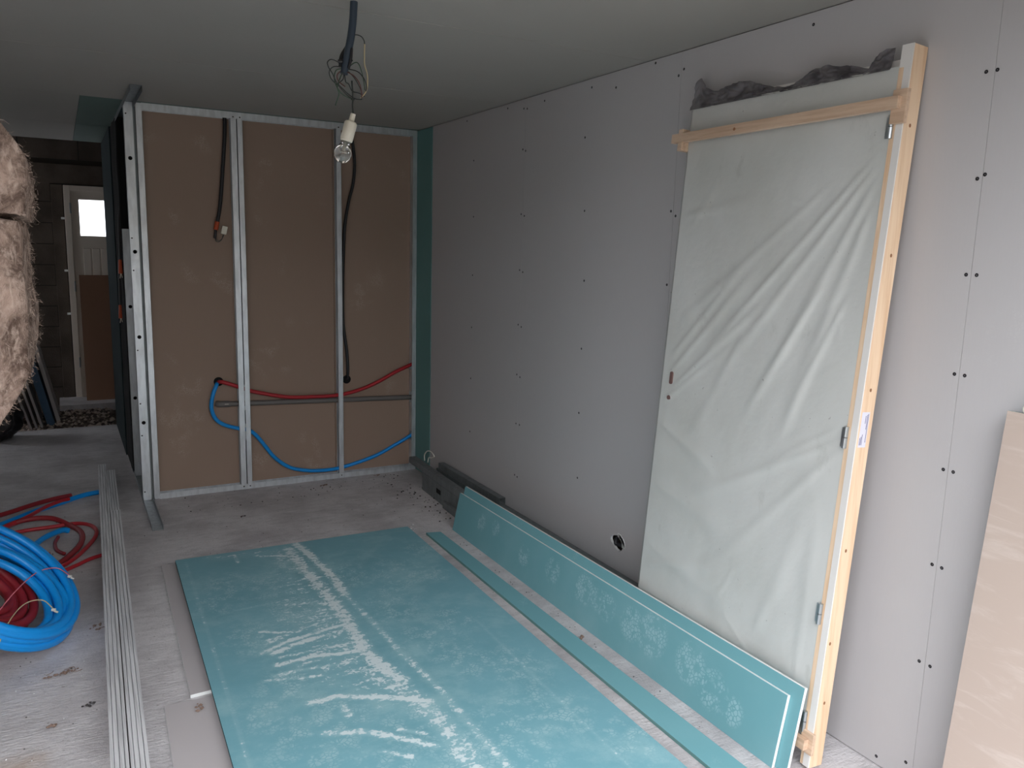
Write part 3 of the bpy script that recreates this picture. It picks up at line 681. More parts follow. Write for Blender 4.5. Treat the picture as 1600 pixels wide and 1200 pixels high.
STR = [([(-1.57,-2.36),(-1.486,-2.322),(-1.355,-2.297)],.014,1.0),([(-1.6,-2.334),(-1.492,-2.284),(-1.241,-2.239)],.013,1.0),([(-1.576,-2.452),(-1.436,-2.449),(-1.25,-2.491)],.014,.95),
 ([(-1.529,-2.76),(-1.434,-2.761),(-1.291,-2.839),(-1.156,-2.934)],.016,1.1),([(-1.533,-2.96),(-1.43,-3.0),(-1.321,-3.097),(-1.243,-3.182)],.016,.85),([(-1.569,-2.154),(-1.516,-2.19),(-1.43,-2.223)],.010,.8),
 ([(-1.314,-3.047),(-1.244,-3.106)],.010,.8),([(-1.632,-2.547),(-1.561,-2.568),(-1.456,-2.598)],.010,.7),([(-1.6,-2.526),(-1.508,-2.526),(-1.3,-2.56)],.012,.8),([(-1.4,-3.135),(-1.334,-3.196)],.010,.8),
 ([(-1.419,-1.311),(-1.271,-1.381)],.012,.85),([(-1.511,-1.253),(-1.513,-1.364)],.010,.8),([(-1.436,-2.834),(-1.438,-2.885)],.02,.7),([(-1.56,-2.25),(-1.2,-2.13)],.02,.6),([(-1.623,-1.911),(-1.483,-1.905)],.010,.55),
 ([(-1.302,-1.263),(-1.32,-1.693),(-1.307,-1.979)],.03,.45),([(-1.741,-1.256),(-1.757,-1.85),(-1.77,-2.4),(-1.79,-3.1)],.006,.42),([(-.731,-2.45),(-.745,-2.95),(-.752,-3.6)],.008,.40),([(-1.36,-2.62),(-1.2,-2.66)],.02,.6),([(-1.55,-2.40),(-1.28,-2.40)],.010,.75),([(-1.50,-2.50),(-1.26,-2.44)],.010,.75),([(-1.35,-2.2),(-1.22,-2.2)],.03,.6)]
TR = [(-1.68,-1.776,.11),(-.847,-1.818,.14),(-.636,-1.579,.08),(-1.022,-2.204,.13),(-.964,-2.508,.13),(-1.569,-2.976,.15),(-1.575,-2.63,.10),(-1.594,-1.61,.11),(-1.44,-1.709,.12),(-1.283,-3.05,.1),(-1.406,-2.0,.12),(-1.483,-2.9,.12),
 (-.924,-2.712,.12),(-.814,-3.173,.14),(-.981,-3.184,.13),(-1.173,-3.248,.12),(-1.024,-3.324,.12),(-.663,-3.436,.1),(-.766,-2.851,.12),(-1.05,-1.75,.12),(-1.62,-2.2,.12),(-1.68,-2.75,.1),(-.95,-2.05,.1),(-.8,-2.4,.09),(-.7,-1.9,.08),(-1.45,-3.3,.15),(-1.7,-3.2,.12),(-1.3,-1.5,.1)]
def seg_dist(X, Y, pts):
    D = np.full(X.shape, 9.0)
    for (x0, y0), (x1, y1) in zip(pts[:-1], pts[1:]):
        dx, dy = x1 - x0, y1 - y0; L = dx * dx + dy * dy
        t = np.clip(((X - x0) * dx + (Y - y0) * dy) / L, 0, 1)
        D = np.minimum(D, np.hypot(X - x0 - t * dx, Y - y0 - t * dy))
    return D
nu, nv = 150, 320
U, V = np.meshgrid(np.linspace(0, 1, nu + 1), np.linspace(0, 1, nv + 1))
a, b, c, d = map(np.array, ((-1.785, -1.203), (-.557, -1.225), (-1.853, -3.86), (-.598, -3.86)))
XX = (a[0] * (1 - U) + b[0] * U) * (1 - V) + (c[0] * (1 - U) + d[0] * U) * V
YY = (a[1] * (1 - U) + b[1] * U) * (1 - V) + (c[1] * (1 - U) + d[1] * U) * V
S = np.zeros(XX.shape)
g_ = lambda D, w: np.exp(-(D / w) ** 2)
S = np.maximum(S, .62 * g_(seg_dist(XX, YY, A_), .020))
S = np.maximum(S, .95 * g_(seg_dist(XX, YY, A_[:4]), .028))
wB = .040
S = np.maximum(S, .92 * g_(seg_dist(XX, YY, B_), wB)); S = np.maximum(S, .68 * g_(seg_dist(XX, YY, B2), .05))
S = np.maximum(S, .50 * g_(seg_dist(XX, YY, [(-1.29, -2.0), (-1.3, -2.5)]), .07))
for pts, w, s_ in STR: S = np.maximum(S, s_ * g_(seg_dist(XX, YY, pts), w * 1.25))
S = np.maximum(S, .42 * g_(seg_dist(XX, YY, [(-1.62, -1.25), (-1.3, -1.3)]), .05))
# broad powdery field under the smears
S = np.maximum(S, .43 * np.exp(-((XX + 1.36) / .20) ** 2 - ((YY + 2.25) / .85) ** 2))
Tm = np.zeros(XX.shape)
for x, y, r in TR: Tm = np.maximum(Tm, np.exp(-((np.hypot((XX - x), (YY - y) * .75) / r) ** 4)))
ZT = .038
verts = np.stack([XX.ravel(), YY.ravel(), np.full(XX.size, ZT) + .0012 * np.sin(YY.ravel() * 2.1) * 0], 1)
n = (nu + 1) * (nv + 1); mb = MB(); mb.v = verts.tolist()
mb.f = [(j * (nu + 1) + i, j * (nu + 1) + i + 1, (j + 1) * (nu + 1) + i + 1, (j + 1) * (nu + 1) + i) for j in range(nv) for i in range(nu)]
mb.mi = [0] * len(mb.f)
cs = [0, nu, n - 1, n - 1 - nu]
lowv = [(verts[i][0], verts[i][1], ZT - .0125) for i in cs]; o_ = len(mb.v); mb.v += lowv
top_edges = [list(range(0, nu + 1)), [j * (nu + 1) + nu for j in range(nv + 1)], [n - 1 - i for i in range(nu + 1)], [(nv - j) * (nu + 1) for j in range(nv + 1)]]
for k in range(4):
    mb.f.append(tuple(top_edges[k]) + (o_ + (k + 1) % 4, o_ + k)); mb.mi.append(1 if k in (1, 3) else 2)
mb.f.append((o_, o_ + 1, o_ + 2, o_ + 3)); mb.mi.append(1)
big = obj('floor_plasterboard', mb, ['big_board', 'green_dark', 'gypsum'])
for nm, arr in (('smear', S), ('tread', Tm)):
    at_ = big.data.attributes.new(nm, 'FLOAT', 'POINT'); vals = np.zeros(len(big.data.vertices), dtype=np.float32); vals[:n] = arr.ravel(); at_.data.foreach_set('value', vals)
tag(big, 'large green plasterboard lying flat on the floor, covered in white smears and boot prints', 'plasterboard')
under = MB()
def quad_board(q, z0, z1, mi_top=0, mi_side=1):
    mb = MB(); vs = [(x, y, z0) for x, y in q] + [(x, y, z1) for x, y in q]
    mb.add(vs, [(3, 2, 1, 0)], mi_side); mb.add(vs, [(4, 5, 6, 7)], mi_top)
    for i in range(4): mb.add(vs, [(i, (i + 1) % 4, 4 + (i + 1) % 4, 4 + i)], mi_side)
    return mb
o = obj('floor_plasterboard', quad_board([(-1.853 + .006, -3.86), (-.60, -3.86), (-.562, -1.228), (-1.783 + .006, -1.206)], .0130, .0252), ['green_dark', 'green_dark']); tag(o, 'second green plasterboard directly beneath the boot-printed one', 'plasterboard')
# offcuts: their thin inner strip slides under the two boards
o = obj('board_offcut', quad_board([(-1.885, -2.480), (-1.810, -2.476), (-1.765, -1.170), (-1.846, -1.175)], .0004, .0126), ['offcut', 'gypsum'], bevel=.001); tag(o, 'long narrow grey board offcut on the concrete beside the big green board', 'board offcut')
o = obj('board_offcut', quad_board([(-2.008, -3.55), (-1.60, -3.56), (-1.585, -2.525), (-1.975, -2.512)], .0004, .0126), ['offcut', 'gypsum'], bevel=.001); tag(o, 'wide pale grey board offcut at the near left corner of the green board', 'board offcut')
o = obj('board_strip', quad_board([(-.507, -3.86), (-.400, -3.86), (-.394, -1.322), (-.474, -1.300)], .0004, .0130), ['green_paper', 'green_plain']); tag(o, 'narrow green board strip lying on the floor between the large boards', 'board strip')
o = obj('board_bearer', MB().box((-.85, -3.8, .0004), (-.62, -1.4, .0128)), 'offcut'); tag(o, 'grey bearer strip tucked beneath the right side of the green board', 'board strip')

# standing boards
def lean_board(name, f, nr, ht_far, ht_near, dtop, th, mats, label):
    """f/nr: bottom front corners (x,y); leans by dtop in +x at full height"""
    nrm = Vector((-ht_far, 0, dtop)).normalized() * th
    mb = MB(); a = Vector((f[0], f[1], .001)); b = Vector((nr[0], nr[1], .001))
    a2 = a + Vector((dtop, 0, ht_far)); b2 = b + Vector((dtop, 0, ht_near))
    F = [a, b, b2, a2]; B = [p - nrm for p in F]
    for p in B: p.z = max(p.z, .001)
    vs = F + B
    mb.add(vs, [(0, 1, 2, 3)], 0); mb.add(vs, [(7, 6, 5, 4)], 0)
    mb.add(vs, [(0, 4, 5, 1), (1, 5, 6, 2), (2, 6, 7, 3), (3, 7, 4, 0)], 1)
    o = obj(name, mb, mats); tag(o, label, 'plasterboard', None); return o
lean_board('standing_plasterboard', (-.305, -1.29), (-.318, -3.72), .216, .238, .046, .0125, ['green_prints', 'gypsum'], 'low green board strip leaning by the right wall, front one with boot prints')
lean_board('standing_plasterboard', (-.289, -1.312), (-.303, -3.765), .258, .280, .052, .0125, ['green_paper', 'gypsum'], 'green board strip standing behind, slightly taller than the front leaning one')

# ================================================================== PILE OF RAILS AT THE WALL BASE
def channel(name, p0, p1, w, h, mat, label, open_end=True, slots=(), group=None):
    """closed-looking steel profile from p0 to p1 (centre of the base); w across, h up; hollow at the ends"""
    p0 = Vector(p0); p1 = Vector(p1); d = (p1 - p0).normalized(); s = Vector((d.y, -d.x, 0)).normalized(); L = (p1 - p0).length
    T = lambda v: p0 + s * v[0] + d * v[1] + Vector((0, 0, v[2]))
    th_ = .0016; mb = MB()
    mb.box((-w / 2, 0, h - th_), (w / 2, L, h), T=T); mb.box((-w / 2, 0, 0), (w / 2, L, th_), T=T)
    for sx in (-1, 1):
        a = -w / 2 if sx < 0 else w / 2 - th_
        mb.box((a, 0, th_), (a + th_, L, h - th_), T=T)
    # two pressed grooves along the top
    for gx in (-.22, .22): mb.box((w * gx - .0016, 0, h), (w * gx + .0016, L, h + .0009), T=T)
    root = thing(name, p0, label, 'rail', group); obj('profile', mb, mat, root)
    for (y, z, sl, shh) in slots:
        for sx in (-1, 1):
            x = sx * (w / 2 + .0004)
            if sx > 0 or True: q = obj('slot', MB().box((x - .0004, y, z), (x + .0004, y + sl, z + shh), T=T), 'black_void', root)
    return root
ch = [('-.5', 0)]
G_ = 'dark steel rails piled along the right wall'
sl = -.045
def on(y, dx): return -.155 + sl * (-.49 - y) + dx
# lower deep box profiles (two side by side)
channel('deep_rail', (on(-2.7, .042), -2.70, .0), (on(-.49, .042), -.49, .0), .084, .120, 'zinc_dark', 'deep grey steel rail with a dark slot at the foot of the right wall', slots=[(1.88, .055, .075, .030)], group=G_)
channel('rail_lip', (on(-2.65, -.010), -2.65, .0), (on(-.90, -.010), -.90, .0), .016, .045, 'zinc_dark', 'slim grey steel rail on the floor in front of the deep slotted rail', group=G_)
channel('wall_rail', (-.034, -3.30, .0), (-.034, -.52, .0), .050, .105, 'zinc_dark', 'long dark steel rail lying against the foot of the right wall', group=G_)
channel('top_rail', (on(-2.6, .026), -2.60, .1215), (on(-.22, .026), -.22, .1215), .050, .040, 'zinc_dark', 'steel rail on top of the deep slotted rail, its far end touching the partition', group=G_)
channel('top_rail', (-.032, -1.385, .1445), (-.032, -.52, .1445), .040, .038, 'zinc_dark', 'short steel rail on top of the pile with its open end in view', group=G_)
channel('top_rail', (-.036, -3.30, .1065), (-.036, -.50, .1065), .046, .036, 'zinc_dark', 'long steel rail in the middle of the pile against the right wall', group=G_)
o = pipe('string_loop', [(-.085, -.36, .162), (-.085, -.355, .20), (-.080, -.39, .235), (-.078, -.45, .245), (-.076, -.50, .225), (-.078, -.46, .205), (-.082, -.42, .195), (-.085, -.415, .162)], .0035, 'white_string', 8, 8)
tag(o, 'white string loop sticking up from the rails in the back corner', 'string')

# ================================================================== RAILS ON THE FLOOR (LEFT)
def floor_stud(p0, p1, w, z0, h, label):
    p0 = Vector((p0[0], p0[1], z0)); p1 = Vector((p1[0], p1[1], z0)); d = (p1 - p0).normalized(); s = Vector((d.y, -d.x, 0)); L = (p1 - p0).length
    # cross-section of the grooved web with flanges turned down
    prof = [(-w/2, 0), (-w/2, h), (-w*.33, h), (-w*.30, h-.0035), (-w*.27, h-.0035), (-w*.24, h), (-w*.03, h), (-w*.015, h-.0035), (w*.015, h-.0035), (w*.03, h), (w*.24, h), (w*.27, h-.0035), (w*.30, h-.0045), (w*.33, h), (w/2, h), (w/2, 0), (w/2-.0014, 0), (w/2-.0014, h-.0065), (-w/2+.0014, h-.0065), (-w/2+.0014, 0)]
    mb = MB(); mb.prism(prof, lambda q: p0 + s * q[0] + Vector((0, 0, q[1])), lambda q: p1 + s * q[0] + Vector((0, 0, q[1])))
    for e_ in (3, 7, 11): mb.mi[2 + e_] = 1  # groove bottoms get the dark steel as painted shadow lines
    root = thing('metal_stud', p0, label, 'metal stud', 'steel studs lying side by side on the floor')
    obj('profile', mb, ['zinc_floor', 'zinc_groove_shade'], root, fix=False); return root
def bx(y, k): return -2.022 - (0.86 - y) * .0287 + k     # centre line of the left column
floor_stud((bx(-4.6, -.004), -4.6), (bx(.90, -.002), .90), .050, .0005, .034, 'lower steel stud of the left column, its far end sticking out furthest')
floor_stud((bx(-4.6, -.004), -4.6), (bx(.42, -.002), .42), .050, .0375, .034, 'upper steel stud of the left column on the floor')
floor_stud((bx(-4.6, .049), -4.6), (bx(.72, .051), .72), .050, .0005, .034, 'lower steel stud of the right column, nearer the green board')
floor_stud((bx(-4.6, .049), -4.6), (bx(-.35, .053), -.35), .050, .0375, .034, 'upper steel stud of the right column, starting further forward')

# ================================================================== COILS AND LOOSE PIPES
def coil(name, C, th, ph, radii, shifts, rp, mat, label, seed):
    """one continuous pipe wound in a tilted plane; each turn has its own radius and in-plane slump"""
    rr = random.Random(seed); nrm = Vector((math.sin(th) * math.cos(ph), math.sin(th) * math.sin(ph), math.cos(th)))
    a_ = nrm.cross(Vector((0, 1, 0))).normalized(); b_ = nrm.cross(a_)
    down = (Vector((0, 0, -1)) - nrm * (-nrm.z)).normalized()
    side = nrm.cross(down); side = side if side.y < 0 else -side
    down = (down * .35 + side * .93).normalized()
    N = 48; T_ = len(radii) - 1; pts = []
    lift = [rr.uniform(-.5, .5) * rp * 1.2 for _ in radii]
    for i in range(T_ * N + 1):
        t = i / N; k = min(int(t), T_ - 1); f = t - k; f = f * f * (3 - 2 * f); w = 2 * PI * t
        mixv = lambda q: q[k] * (1 - f) + q[k + 1] * f
        r = mixv(radii); p = Vector(C) + down * mixv(shifts) + (a_ * math.cos(w) + b_ * math.sin(w)) * r + nrm * (mixv(lift) + k * rp * .35)
        p.z = max(p.z, rp + .001); pts.append(p)
    o = obj(name, MB().tube(pts, rp, 12), mat, smooth=True); tag(o, label, 'pipe coil'); return o
coil('blue_pipe_coil', (-2.505, -1.722, .238), -.708, 2.80, [.325, .322, .318, .262, .262, .290, .292, .205, .205, .300, .318, .236, .236, .32], [.0, .004, .0, .058, .058, .03, .03, .11, .11, .02, .0, .08, .08, .0], .0165, 'blue_pipe', 'large blue pipe coil lying on the concrete at the left edge', 5)
coil('red_pipe_coil', (-2.575, -1.745, .225), -.72, 2.85, [.235, .200, .165, .222, .13, .185, .10, .15, .205, .228], [.0, .01, .02, 0, .02, .01, .01, .02, .01, .0], .0175, 'red_dark', 'dark red pipe coil nested inside the blue coil', 9)
o = obj('carton', MB().box((-3.25, -2.1, .0005), (-2.83, -1.3, .40)), 'brown_near', bevel=.004); tag(o, 'plain closed carton propping up the pipe coils, left of view', 'box')
def floor_pipe(pts, r, mat, label, name='loose_pipe', z=.0145, group=None):
    o = pipe(name, [(x, y, zz if zz else z) for x, y, zz in [(*p, None)[:3] if len(p) == 2 else p for p in pts]], r, mat, 8, 10)
    tag(o, label, 'pipe', group); return o
floor_pipe([(-2.75, -.09), (-2.57, .02), (-2.43, .145), (-2.32, .22), (-2.223, .262)], .0135, 'red_dark', 'dark red pipe end pointing to the studs, farthest on the floor')
floor_pipe([(-2.90, -.42, .014), (-2.60, -.20, .014), (-2.42, .0, .014), (-2.28, .12, .014), (-2.16, .21, .02), (-2.068, .245, .02)], .0150, 'blue_pipe', 'blue pipe end reaching the floor studs')
floor_pipe([(-2.80, -.75, .014), (-2.60, -.38, .034), (-2.45, -.18, .040), (-2.36, -.03, .042), (-2.28, .065, .042), (-2.235, .10, .038)], .0105, 'red_pipe', 'thin red pipe lying across the blue pipe end')
floor_pipe([(-2.85, -.50, .014), (-2.62, -.31, .014), (-2.47, -.235, .040), (-2.33, -.255, .040), (-2.235, -.355, .014), (-2.185, -.50, .014), (-2.19, -.68, .014), (-2.25, -.86, .014), (-2.33, -1.00, .016), (-2.43, -1.10, .03)], .0145, 'red_dark', 'dark red pipe curving back to the blue coil')
floor_pipe([(-2.85, -.62, .014), (-2.66, -.46, .014), (-2.50, -.36, .016), (-2.33, -.335, .014), (-2.20, -.33, .014), (-2.125, -.42, .014), (-2.115, -.58, .014), (-2.18, -.80, .014), (-2.26, -.96, .014), (-2.34, -1.05, .03)], .0105, 'red_pipe', 'thin bright red pipe with the widest loop near the floor studs')
floor_pipe([(-2.40, -1.13, .05), (-2.30, -1.06, .012), (-2.22, -1.0, .012), (-2.15, -.93, .012), (-2.07, -.89, .012)], .0095, 'red_pipe', 'thin bright red pipe running straight to the floor studs')
floor_pipe([(-2.55, -.82, .03), (-2.44, -.70, .02), (-2.36, -.56, .03), (-2.28, -.47, .03), (-2.245, -.45, .018)], .0150, 'blue_pipe', 'short blue pipe end above the coil')
floor_pipe([(-2.295, -.52, .012), (-2.31, -.62, .011), (-2.30, -.73, .011), (-2.268, -.80, .011)], .009, 'red_dark', 'small curved dark red pipe offcut')
floor_pipe([(-2.47, -.86), (-2.40, -.81), (-2.33, -.795)], .0145, 'red_dark', 'short dark red pipe stub just above the blue coil')
floor_pipe([(-2.40, -1.25), (-2.32, -1.20), (-2.258, -1.18)], .0140, 'red_dark', 'short dark red pipe stub beside the coil, right side')
# tie wires on the coil
for nm, pts, m_, lb in (('tie_string', [(-2.56, -2.02, .12), (-2.50, -1.93, .19), (-2.43, -1.78, .23), (-2.36, -1.62, .235), (-2.29, -1.56, .22), (-2.24, -1.60, .19)], 'pink_string', 'pink tie string arched over the blue coil'),
                        ('tie_string', [(-2.49, -2.10, .12), (-2.45, -2.00, .19), (-2.40, -1.88, .21), (-2.34, -1.84, .20), (-2.30, -1.88, .17)], 'wire_cream', 'pale tie string arched over the blue coil, nearer the camera')):
    o = pipe(nm, pts, .0022, m_, 8, 6); tag(o, lb, 'string')
    e = Vector(pts[-1]); kn = obj('knot', MB().tube([e + Vector((-.008, 0, 0)), e + Vector((.004, -.006, 0))], .006, 6).tube([e + Vector((.0, -.002, -.006)), e + Vector((.012, -.010, -.010))], .004, 6), 'white_string', o)

# ================================================================== LEANING DOOR SET
TH_ = math.atan(.1606 / 2.206); ct_, st_ = math.cos(TH_), math.sin(TH_)
def TD(v):
    """door local: u along +Y from the hinge jamb, v up the door, w out from the back of the frame"""
    u, vv, w = v
    return Vector((-.163 + vv * st_ - w * ct_, -3.783 + u, .0 + vv * ct_ + w * st_))
dr = thing('leaning_door', (-.17, -3.35, 0), 'tall film-wrapped door in pine frame leaning against the right wall', 'door')
def dbox(a, b): return MB().box(a, b, T=TD)
jr = obj('frame_jamb', MB().box((0, .004, 0), (.036, 2.212, .058), T=TD), 'pine', dr); jr['label'] = 'raw pine side face of the hinge jamb'
jf = obj('painted_face', dbox((.0005, .006, .058), (.0225, 2.2125, .0625)).box((.0225, 2.150, .058), (.037, 2.2125, .0625), T=TD), 'white_paint', dr); jf['label'] = 'white painted front of the jamb'
obj('frame_jamb', dbox((.886, .004, 0), (.920, 2.15, .050)), 'pine', dr)
obj('frame_head', dbox((.036, 2.152, 0), (.886, 2.180, .040)), 'white_paint', dr)
obj('rebate_strip', dbox((.0227, .06, .054), (.0385, 2.150, .0612)), 'pine', dr)
obj('door_leaf', dbox((.045, .055, .018), (.905, 2.150, .055)), 'white_paint', dr)
# milky film, draped in folds
nu2, nv2 = 110, 260
u = np.linspace(.0345, .914, nu2 + 1); v = np.linspace(.05, 2.155, nv2 + 1); Ug, Vg = np.meshgrid(u, v)
Wg = np.full(Ug.shape, .0600)
def fold(p0, p1, w, amp, taper=True):
    global Wg
    (x0, y0), (x1, y1) = p0, p1; dx, dy = x1 - x0, y1 - y0; L = math.hypot(dx, dy)
    t = ((Ug - x0) * dx + (Vg - y0) * dy) / L ** 2; dd = ((Ug - x0) * dy - (Vg - y0) * dx) / L
    fade = np.clip(t / .15, 0, 1) * np.clip((1 - t) / .35, 0, 1) if taper else np.clip((t + .01) * 99, 0, 1) * np.clip((1 - t) * 99, 0, 1)
    ww = w * (.5 + 1.0 * np.clip(t, 0, 1)); fade = fade * fade * (3 - 2 * fade)
    Wg = Wg + amp * fade * np.exp(-(dd / ww) ** 2)
fold((.05, 1.93), (.80, 1.12), .012, .006); fold((.05, 1.90), (.62, 1.15), .014, .006); fold((.05, 1.86), (.42, 1.10), .018, .006)
fold((.05, 1.80), (.30, 1.0), .02, .005); fold((.2, 1.85), (.90, 1.30), .016, .004); fold((.88, 1.06), (.35, 1.52), .014, .0055)
fold((.89, 1.12), (.45, 1.60), .014, .005); fold((.88, 1.20), (.5, 1.62), .012, .0045); fold((.9, 1.02), (.55, 1.3), .012, .0045)
fold((.04, 1.06), (.75, .66), .018, .006); fold((.04, 1.04), (.60, .40), .022, .004); fold((.05, 1.10), (.35, .90), .012, .004)
fold((.10, 1.5), (.32, .95), .014, .0055); fold((.18, 1.55), (.50, .98), .014, .0055); fold((.5, 1.35), (.72, .9), .02, .003)
fold((.90, .95), (.5, .80), .022, .004); fold((.91, .70), (.4, .62), .03, .004); fold((.9, .45), (.35, .36), .03, .004)
fold((.9, .36), (.45, .50), .02, .0045); fold((.3, .3), (.12, .85), .03, .003); fold((.10, .15), (.10, .95), .022, .0025)
fold((.88, 2.10), (.2, 2.04), .012, .002); fold((.9, 1.75), (.5, 1.80), .02, .003); fold((.85, 1.7), (.7, 1.9), .02, .002)
rs = random.Random(11)
for _ in range(46):
    x0, y0 = rs.uniform(.05, .9), rs.uniform(.1, 2.1); a_ = rs.uniform(-2.6, -2.0) if rs.random() < .6 else rs.uniform(0, 6.28); L_ = rs.uniform(.05, .22)
    fold((x0, y0), (x0 - math.cos(a_) * L_, y0 + math.sin(a_) * L_), rs.uniform(.006, .016), rs.uniform(-.0016, .0024))
fl_ = np.array([[mnoise.fractal((x * 3.0, y * 2.0, 3.0), 1.0, 2.0, 3) for x in u] for y in v[::4]])
fl_ = np.repeat(fl_, 4, axis=0)[:Vg.shape[0]]
k3 = np.ones(5) / 5; fl_ = np.apply_along_axis(lambda m_: np.convolve(np.pad(m_, 2, 'edge'), k3, 'valid'), 0, fl_)
edge = np.clip((Ug - .0345) / .03, 0, 1) * np.clip((.914 - Ug) / .03, 0, 1)
Wg = .060 + ((Wg - .060) * .80 + .0025 * fl_) * (.15 + .85 * edge)
Wg = np.maximum(Wg, .0565)
mb = MB(); mb.v = [tuple(TD(p)) for p in zip(Ug.ravel(), Vg.ravel(), Wg.ravel())]
mb.f = [(j * (nu2 + 1) + i, j * (nu2 + 1) + i + 1, (j + 1) * (nu2 + 1) + i + 1, (j + 1) * (nu2 + 1) + i) for j in range(nv2) for i in range(nu2)]; mb.mi = [0] * len(mb.f)
lft = [j * (nu2 + 1) + nu2 for j in range(nv2 + 1)]; o_ = len(mb.v)
mb.v += [tuple(TD((.918, vv, .012))) for vv in v]
for j in range(nv2): mb.f.append((lft[j], o_ + j, o_ + j + 1, lft[j + 1])); mb.mi.append(0)
fm = obj('wrapping_film', mb, 'film', dr, smooth=True, fix=False); fm['label'] = 'creased milky plastic film over the door face'
# handle and lock holes
hs = [(.853 + .0075 * math.cos(a), 1.129 + (.017 if math.sin(a) > 0 else -.017) + .0075 * math.sin(a)) for a in [2 * PI * k / 20 for k in range(20)]]
mb = MB(); mb.prism(hs, lambda q: TD((q[0], q[1], .050)), lambda q: TD((q[0], q[1], .0665))); obj('handle_hole', mb, 'hole_brown', dr)
hs = [(.855 + .0085 * math.cos(a), 1.051 + .0085 * math.sin(a)) for a in [2 * PI * k / 16 for k in range(16)]]
mb = MB(); mb.prism(hs, lambda q: TD((q[0], q[1], .050)), lambda q: TD((q[0], q[1], .0665))); obj('lock_hole', mb, 'hole_brown', dr)
for v0 in (1.951, 1.036, .474, .116):
    mb = MB().tube([TD((.034, v0, .069)), TD((.034, v0 + .032, .069))], .0075, 12); mb.tube([TD((.034, v0 + .034, .069)), TD((.034, v0 + .066, .069))], .0075, 12)
    mb.box((.0385, v0 + .002, .0605), (.052, v0 + .062, .0645), T=TD)
    obj('hinge', mb, 'steel', dr, smooth='angle')
# transport battens
obj('batten', MB().box((.004, 2.030, .074), (.975, 2.064, .094), T=lambda w: TD((w[0], w[1] - .004 * w[0], w[2]))), 'pine_h', dr, bevel=.001)
obj('batten_block', dbox((-.012, 1.99, .063), (.034, 2.085, .078)), 'pine_h', dr, bevel=.001)
obj('batten_block', MB().box((.912, 1.995, .012), (.935, 2.075, .0945), T=TD), 'pine_h', dr, bevel=.001)
obj('batten', MB().box((.004, .070, .074), (.96, .104, .094), T=TD), 'pine_h', dr, bevel=.001)
obj('batten_block', dbox((-.012, .055, .063), (.034, .125, .0738)), 'pine_h', dr, bevel=.001)
obj('knot', MB().lathe([(.0055, 0), (.0055, .0012), (.0003, .0012)], 12, T=lambda w: TD((.64 + w[0], 2.043 + w[1], .094 + w[2]))), 'knot', dr)
for (vv, ww) in ((1.99, .03), (1.62, .028), (1.22, .03), (.72, .035), (.22, .03), (.42, .045)):
    obj('knot', MB().lathe([(.0042, 0), (.0042, .0010), (.0003, .0010)], 12, T=lambda q: TD((-q[2], vv + q[0] * 1.3, ww + q[1]))), 'knot', dr)
lb = obj('maker_label', MB().box((-.0008, 1.045, .018), (-.0001, 1.153, .052), T=TD), 'label', dr); lb['label'] = 'small white printed sticker on the pine jamb'
ik = MB()
for k, (w0, a_, b_) in enumerate(((.022, 1.06, 1.148), (.0265, 1.10, 1.145), (.033, 1.118, 1.142), (.038, 1.052, 1.085), (.0425, 1.052, 1.078), (.047, 1.052, 1.074))):
    ik.box((-.0011, a_, w0), (-.0009, b_, w0 + .0020), T=TD)
obj('label_print', ik, 'ink', lb)
# smoky crumpled film along the top edge
nx, nz = 120, 22; vs = []
for i in range(nx + 1):
    t = i / nx; uu = .065 + .855 * t
    hgt = np.interp(uu, [.05, .12, .135, .15, .27, .36, .44, .52, .64, .72, .80, .86, .895, .925], [.070, .062, .060, .022, .055, .060, .022, .026, .068, .072, .060, .075, .125, .09]) + .006 * mnoise.noise((t * 22, 3, 0))
    for j in range(nz + 1):
        s_ = j / nz
        w = .062 - .012 * s_ + .012 * mnoise.noise((t * 16, s_ * 2.2, 5)) + .010 * mnoise.noise((t * 45, s_ * 5, 8))
        vs.append(TD((uu, 2.148 + hgt * s_ + .006 * mnoise.noise((t * 20, s_ * 3, 1)) * s_, min(max(w, .068 - .024 * min(1, s_ * 2.5)), .084))))
mb = MB().add(vs, [(i * (nz + 1) + j, i * (nz + 1) + j + 1, (i + 1) * (nz + 1) + j + 1, (i + 1) * (nz + 1) + j) for i in range(nx) for j in range(nz)])
sf = obj('top_film', mb, 'smoke_film', dr, smooth=True); sf['label'] = 'dark crumpled plastic film bunched on top of the door'

# ================================================================== BROWN BOARDS AT THE RIGHT EDGE
RY = -4.152
def rboard(dx, label, z1=1.222, dy=0):
    mb = MB(); xb, xt = -.158 + dx, -.045 + dx; th = .0125
    q = [(xb, .001), (xt, z1), (xt + th, z1 - .0012), (xb + th, .001)]
    vs = [(x, RY + dy, z) for x, z in q] + [(x, RY + dy - .66, z) for x, z in q]
    mb.add(vs, [(0, 1, 5, 4)], 0); mb.add(vs, [(1, 2, 6, 5)], 2); mb.add(vs, [(2, 3, 7, 6)], 2); mb.add(vs, [(3, 0, 4, 7)], 0); mb.add(vs, [(0, 3, 2, 1), (4, 5, 6, 7)], 1)
    o = obj('leaning_plasterboard', mb, ['brown_near', 'gypsum', 'green_plain']); tag(o, label, 'plasterboard', None); return o
rboard(0, 'brown-backed board with green top edge leaning on the wall at the right edge')
rboard(.0135, 'second board behind the brown-backed one at the right edge', z1=1.219, dy=-.004)
sc = thing('plastic_scrap', (-.035, -4.235, 1.222), 'white twisted plastic scrap on top of the brown leaning board', 'scrap')
obj('body', MB().tube(smooth_path([(-.040, -4.19, 1.231), (-.036, -4.22, 1.236), (-.034, -4.25, 1.233), (-.036, -4.29, 1.234)]), .009, 8), 'white_plastic', sc, smooth=True)
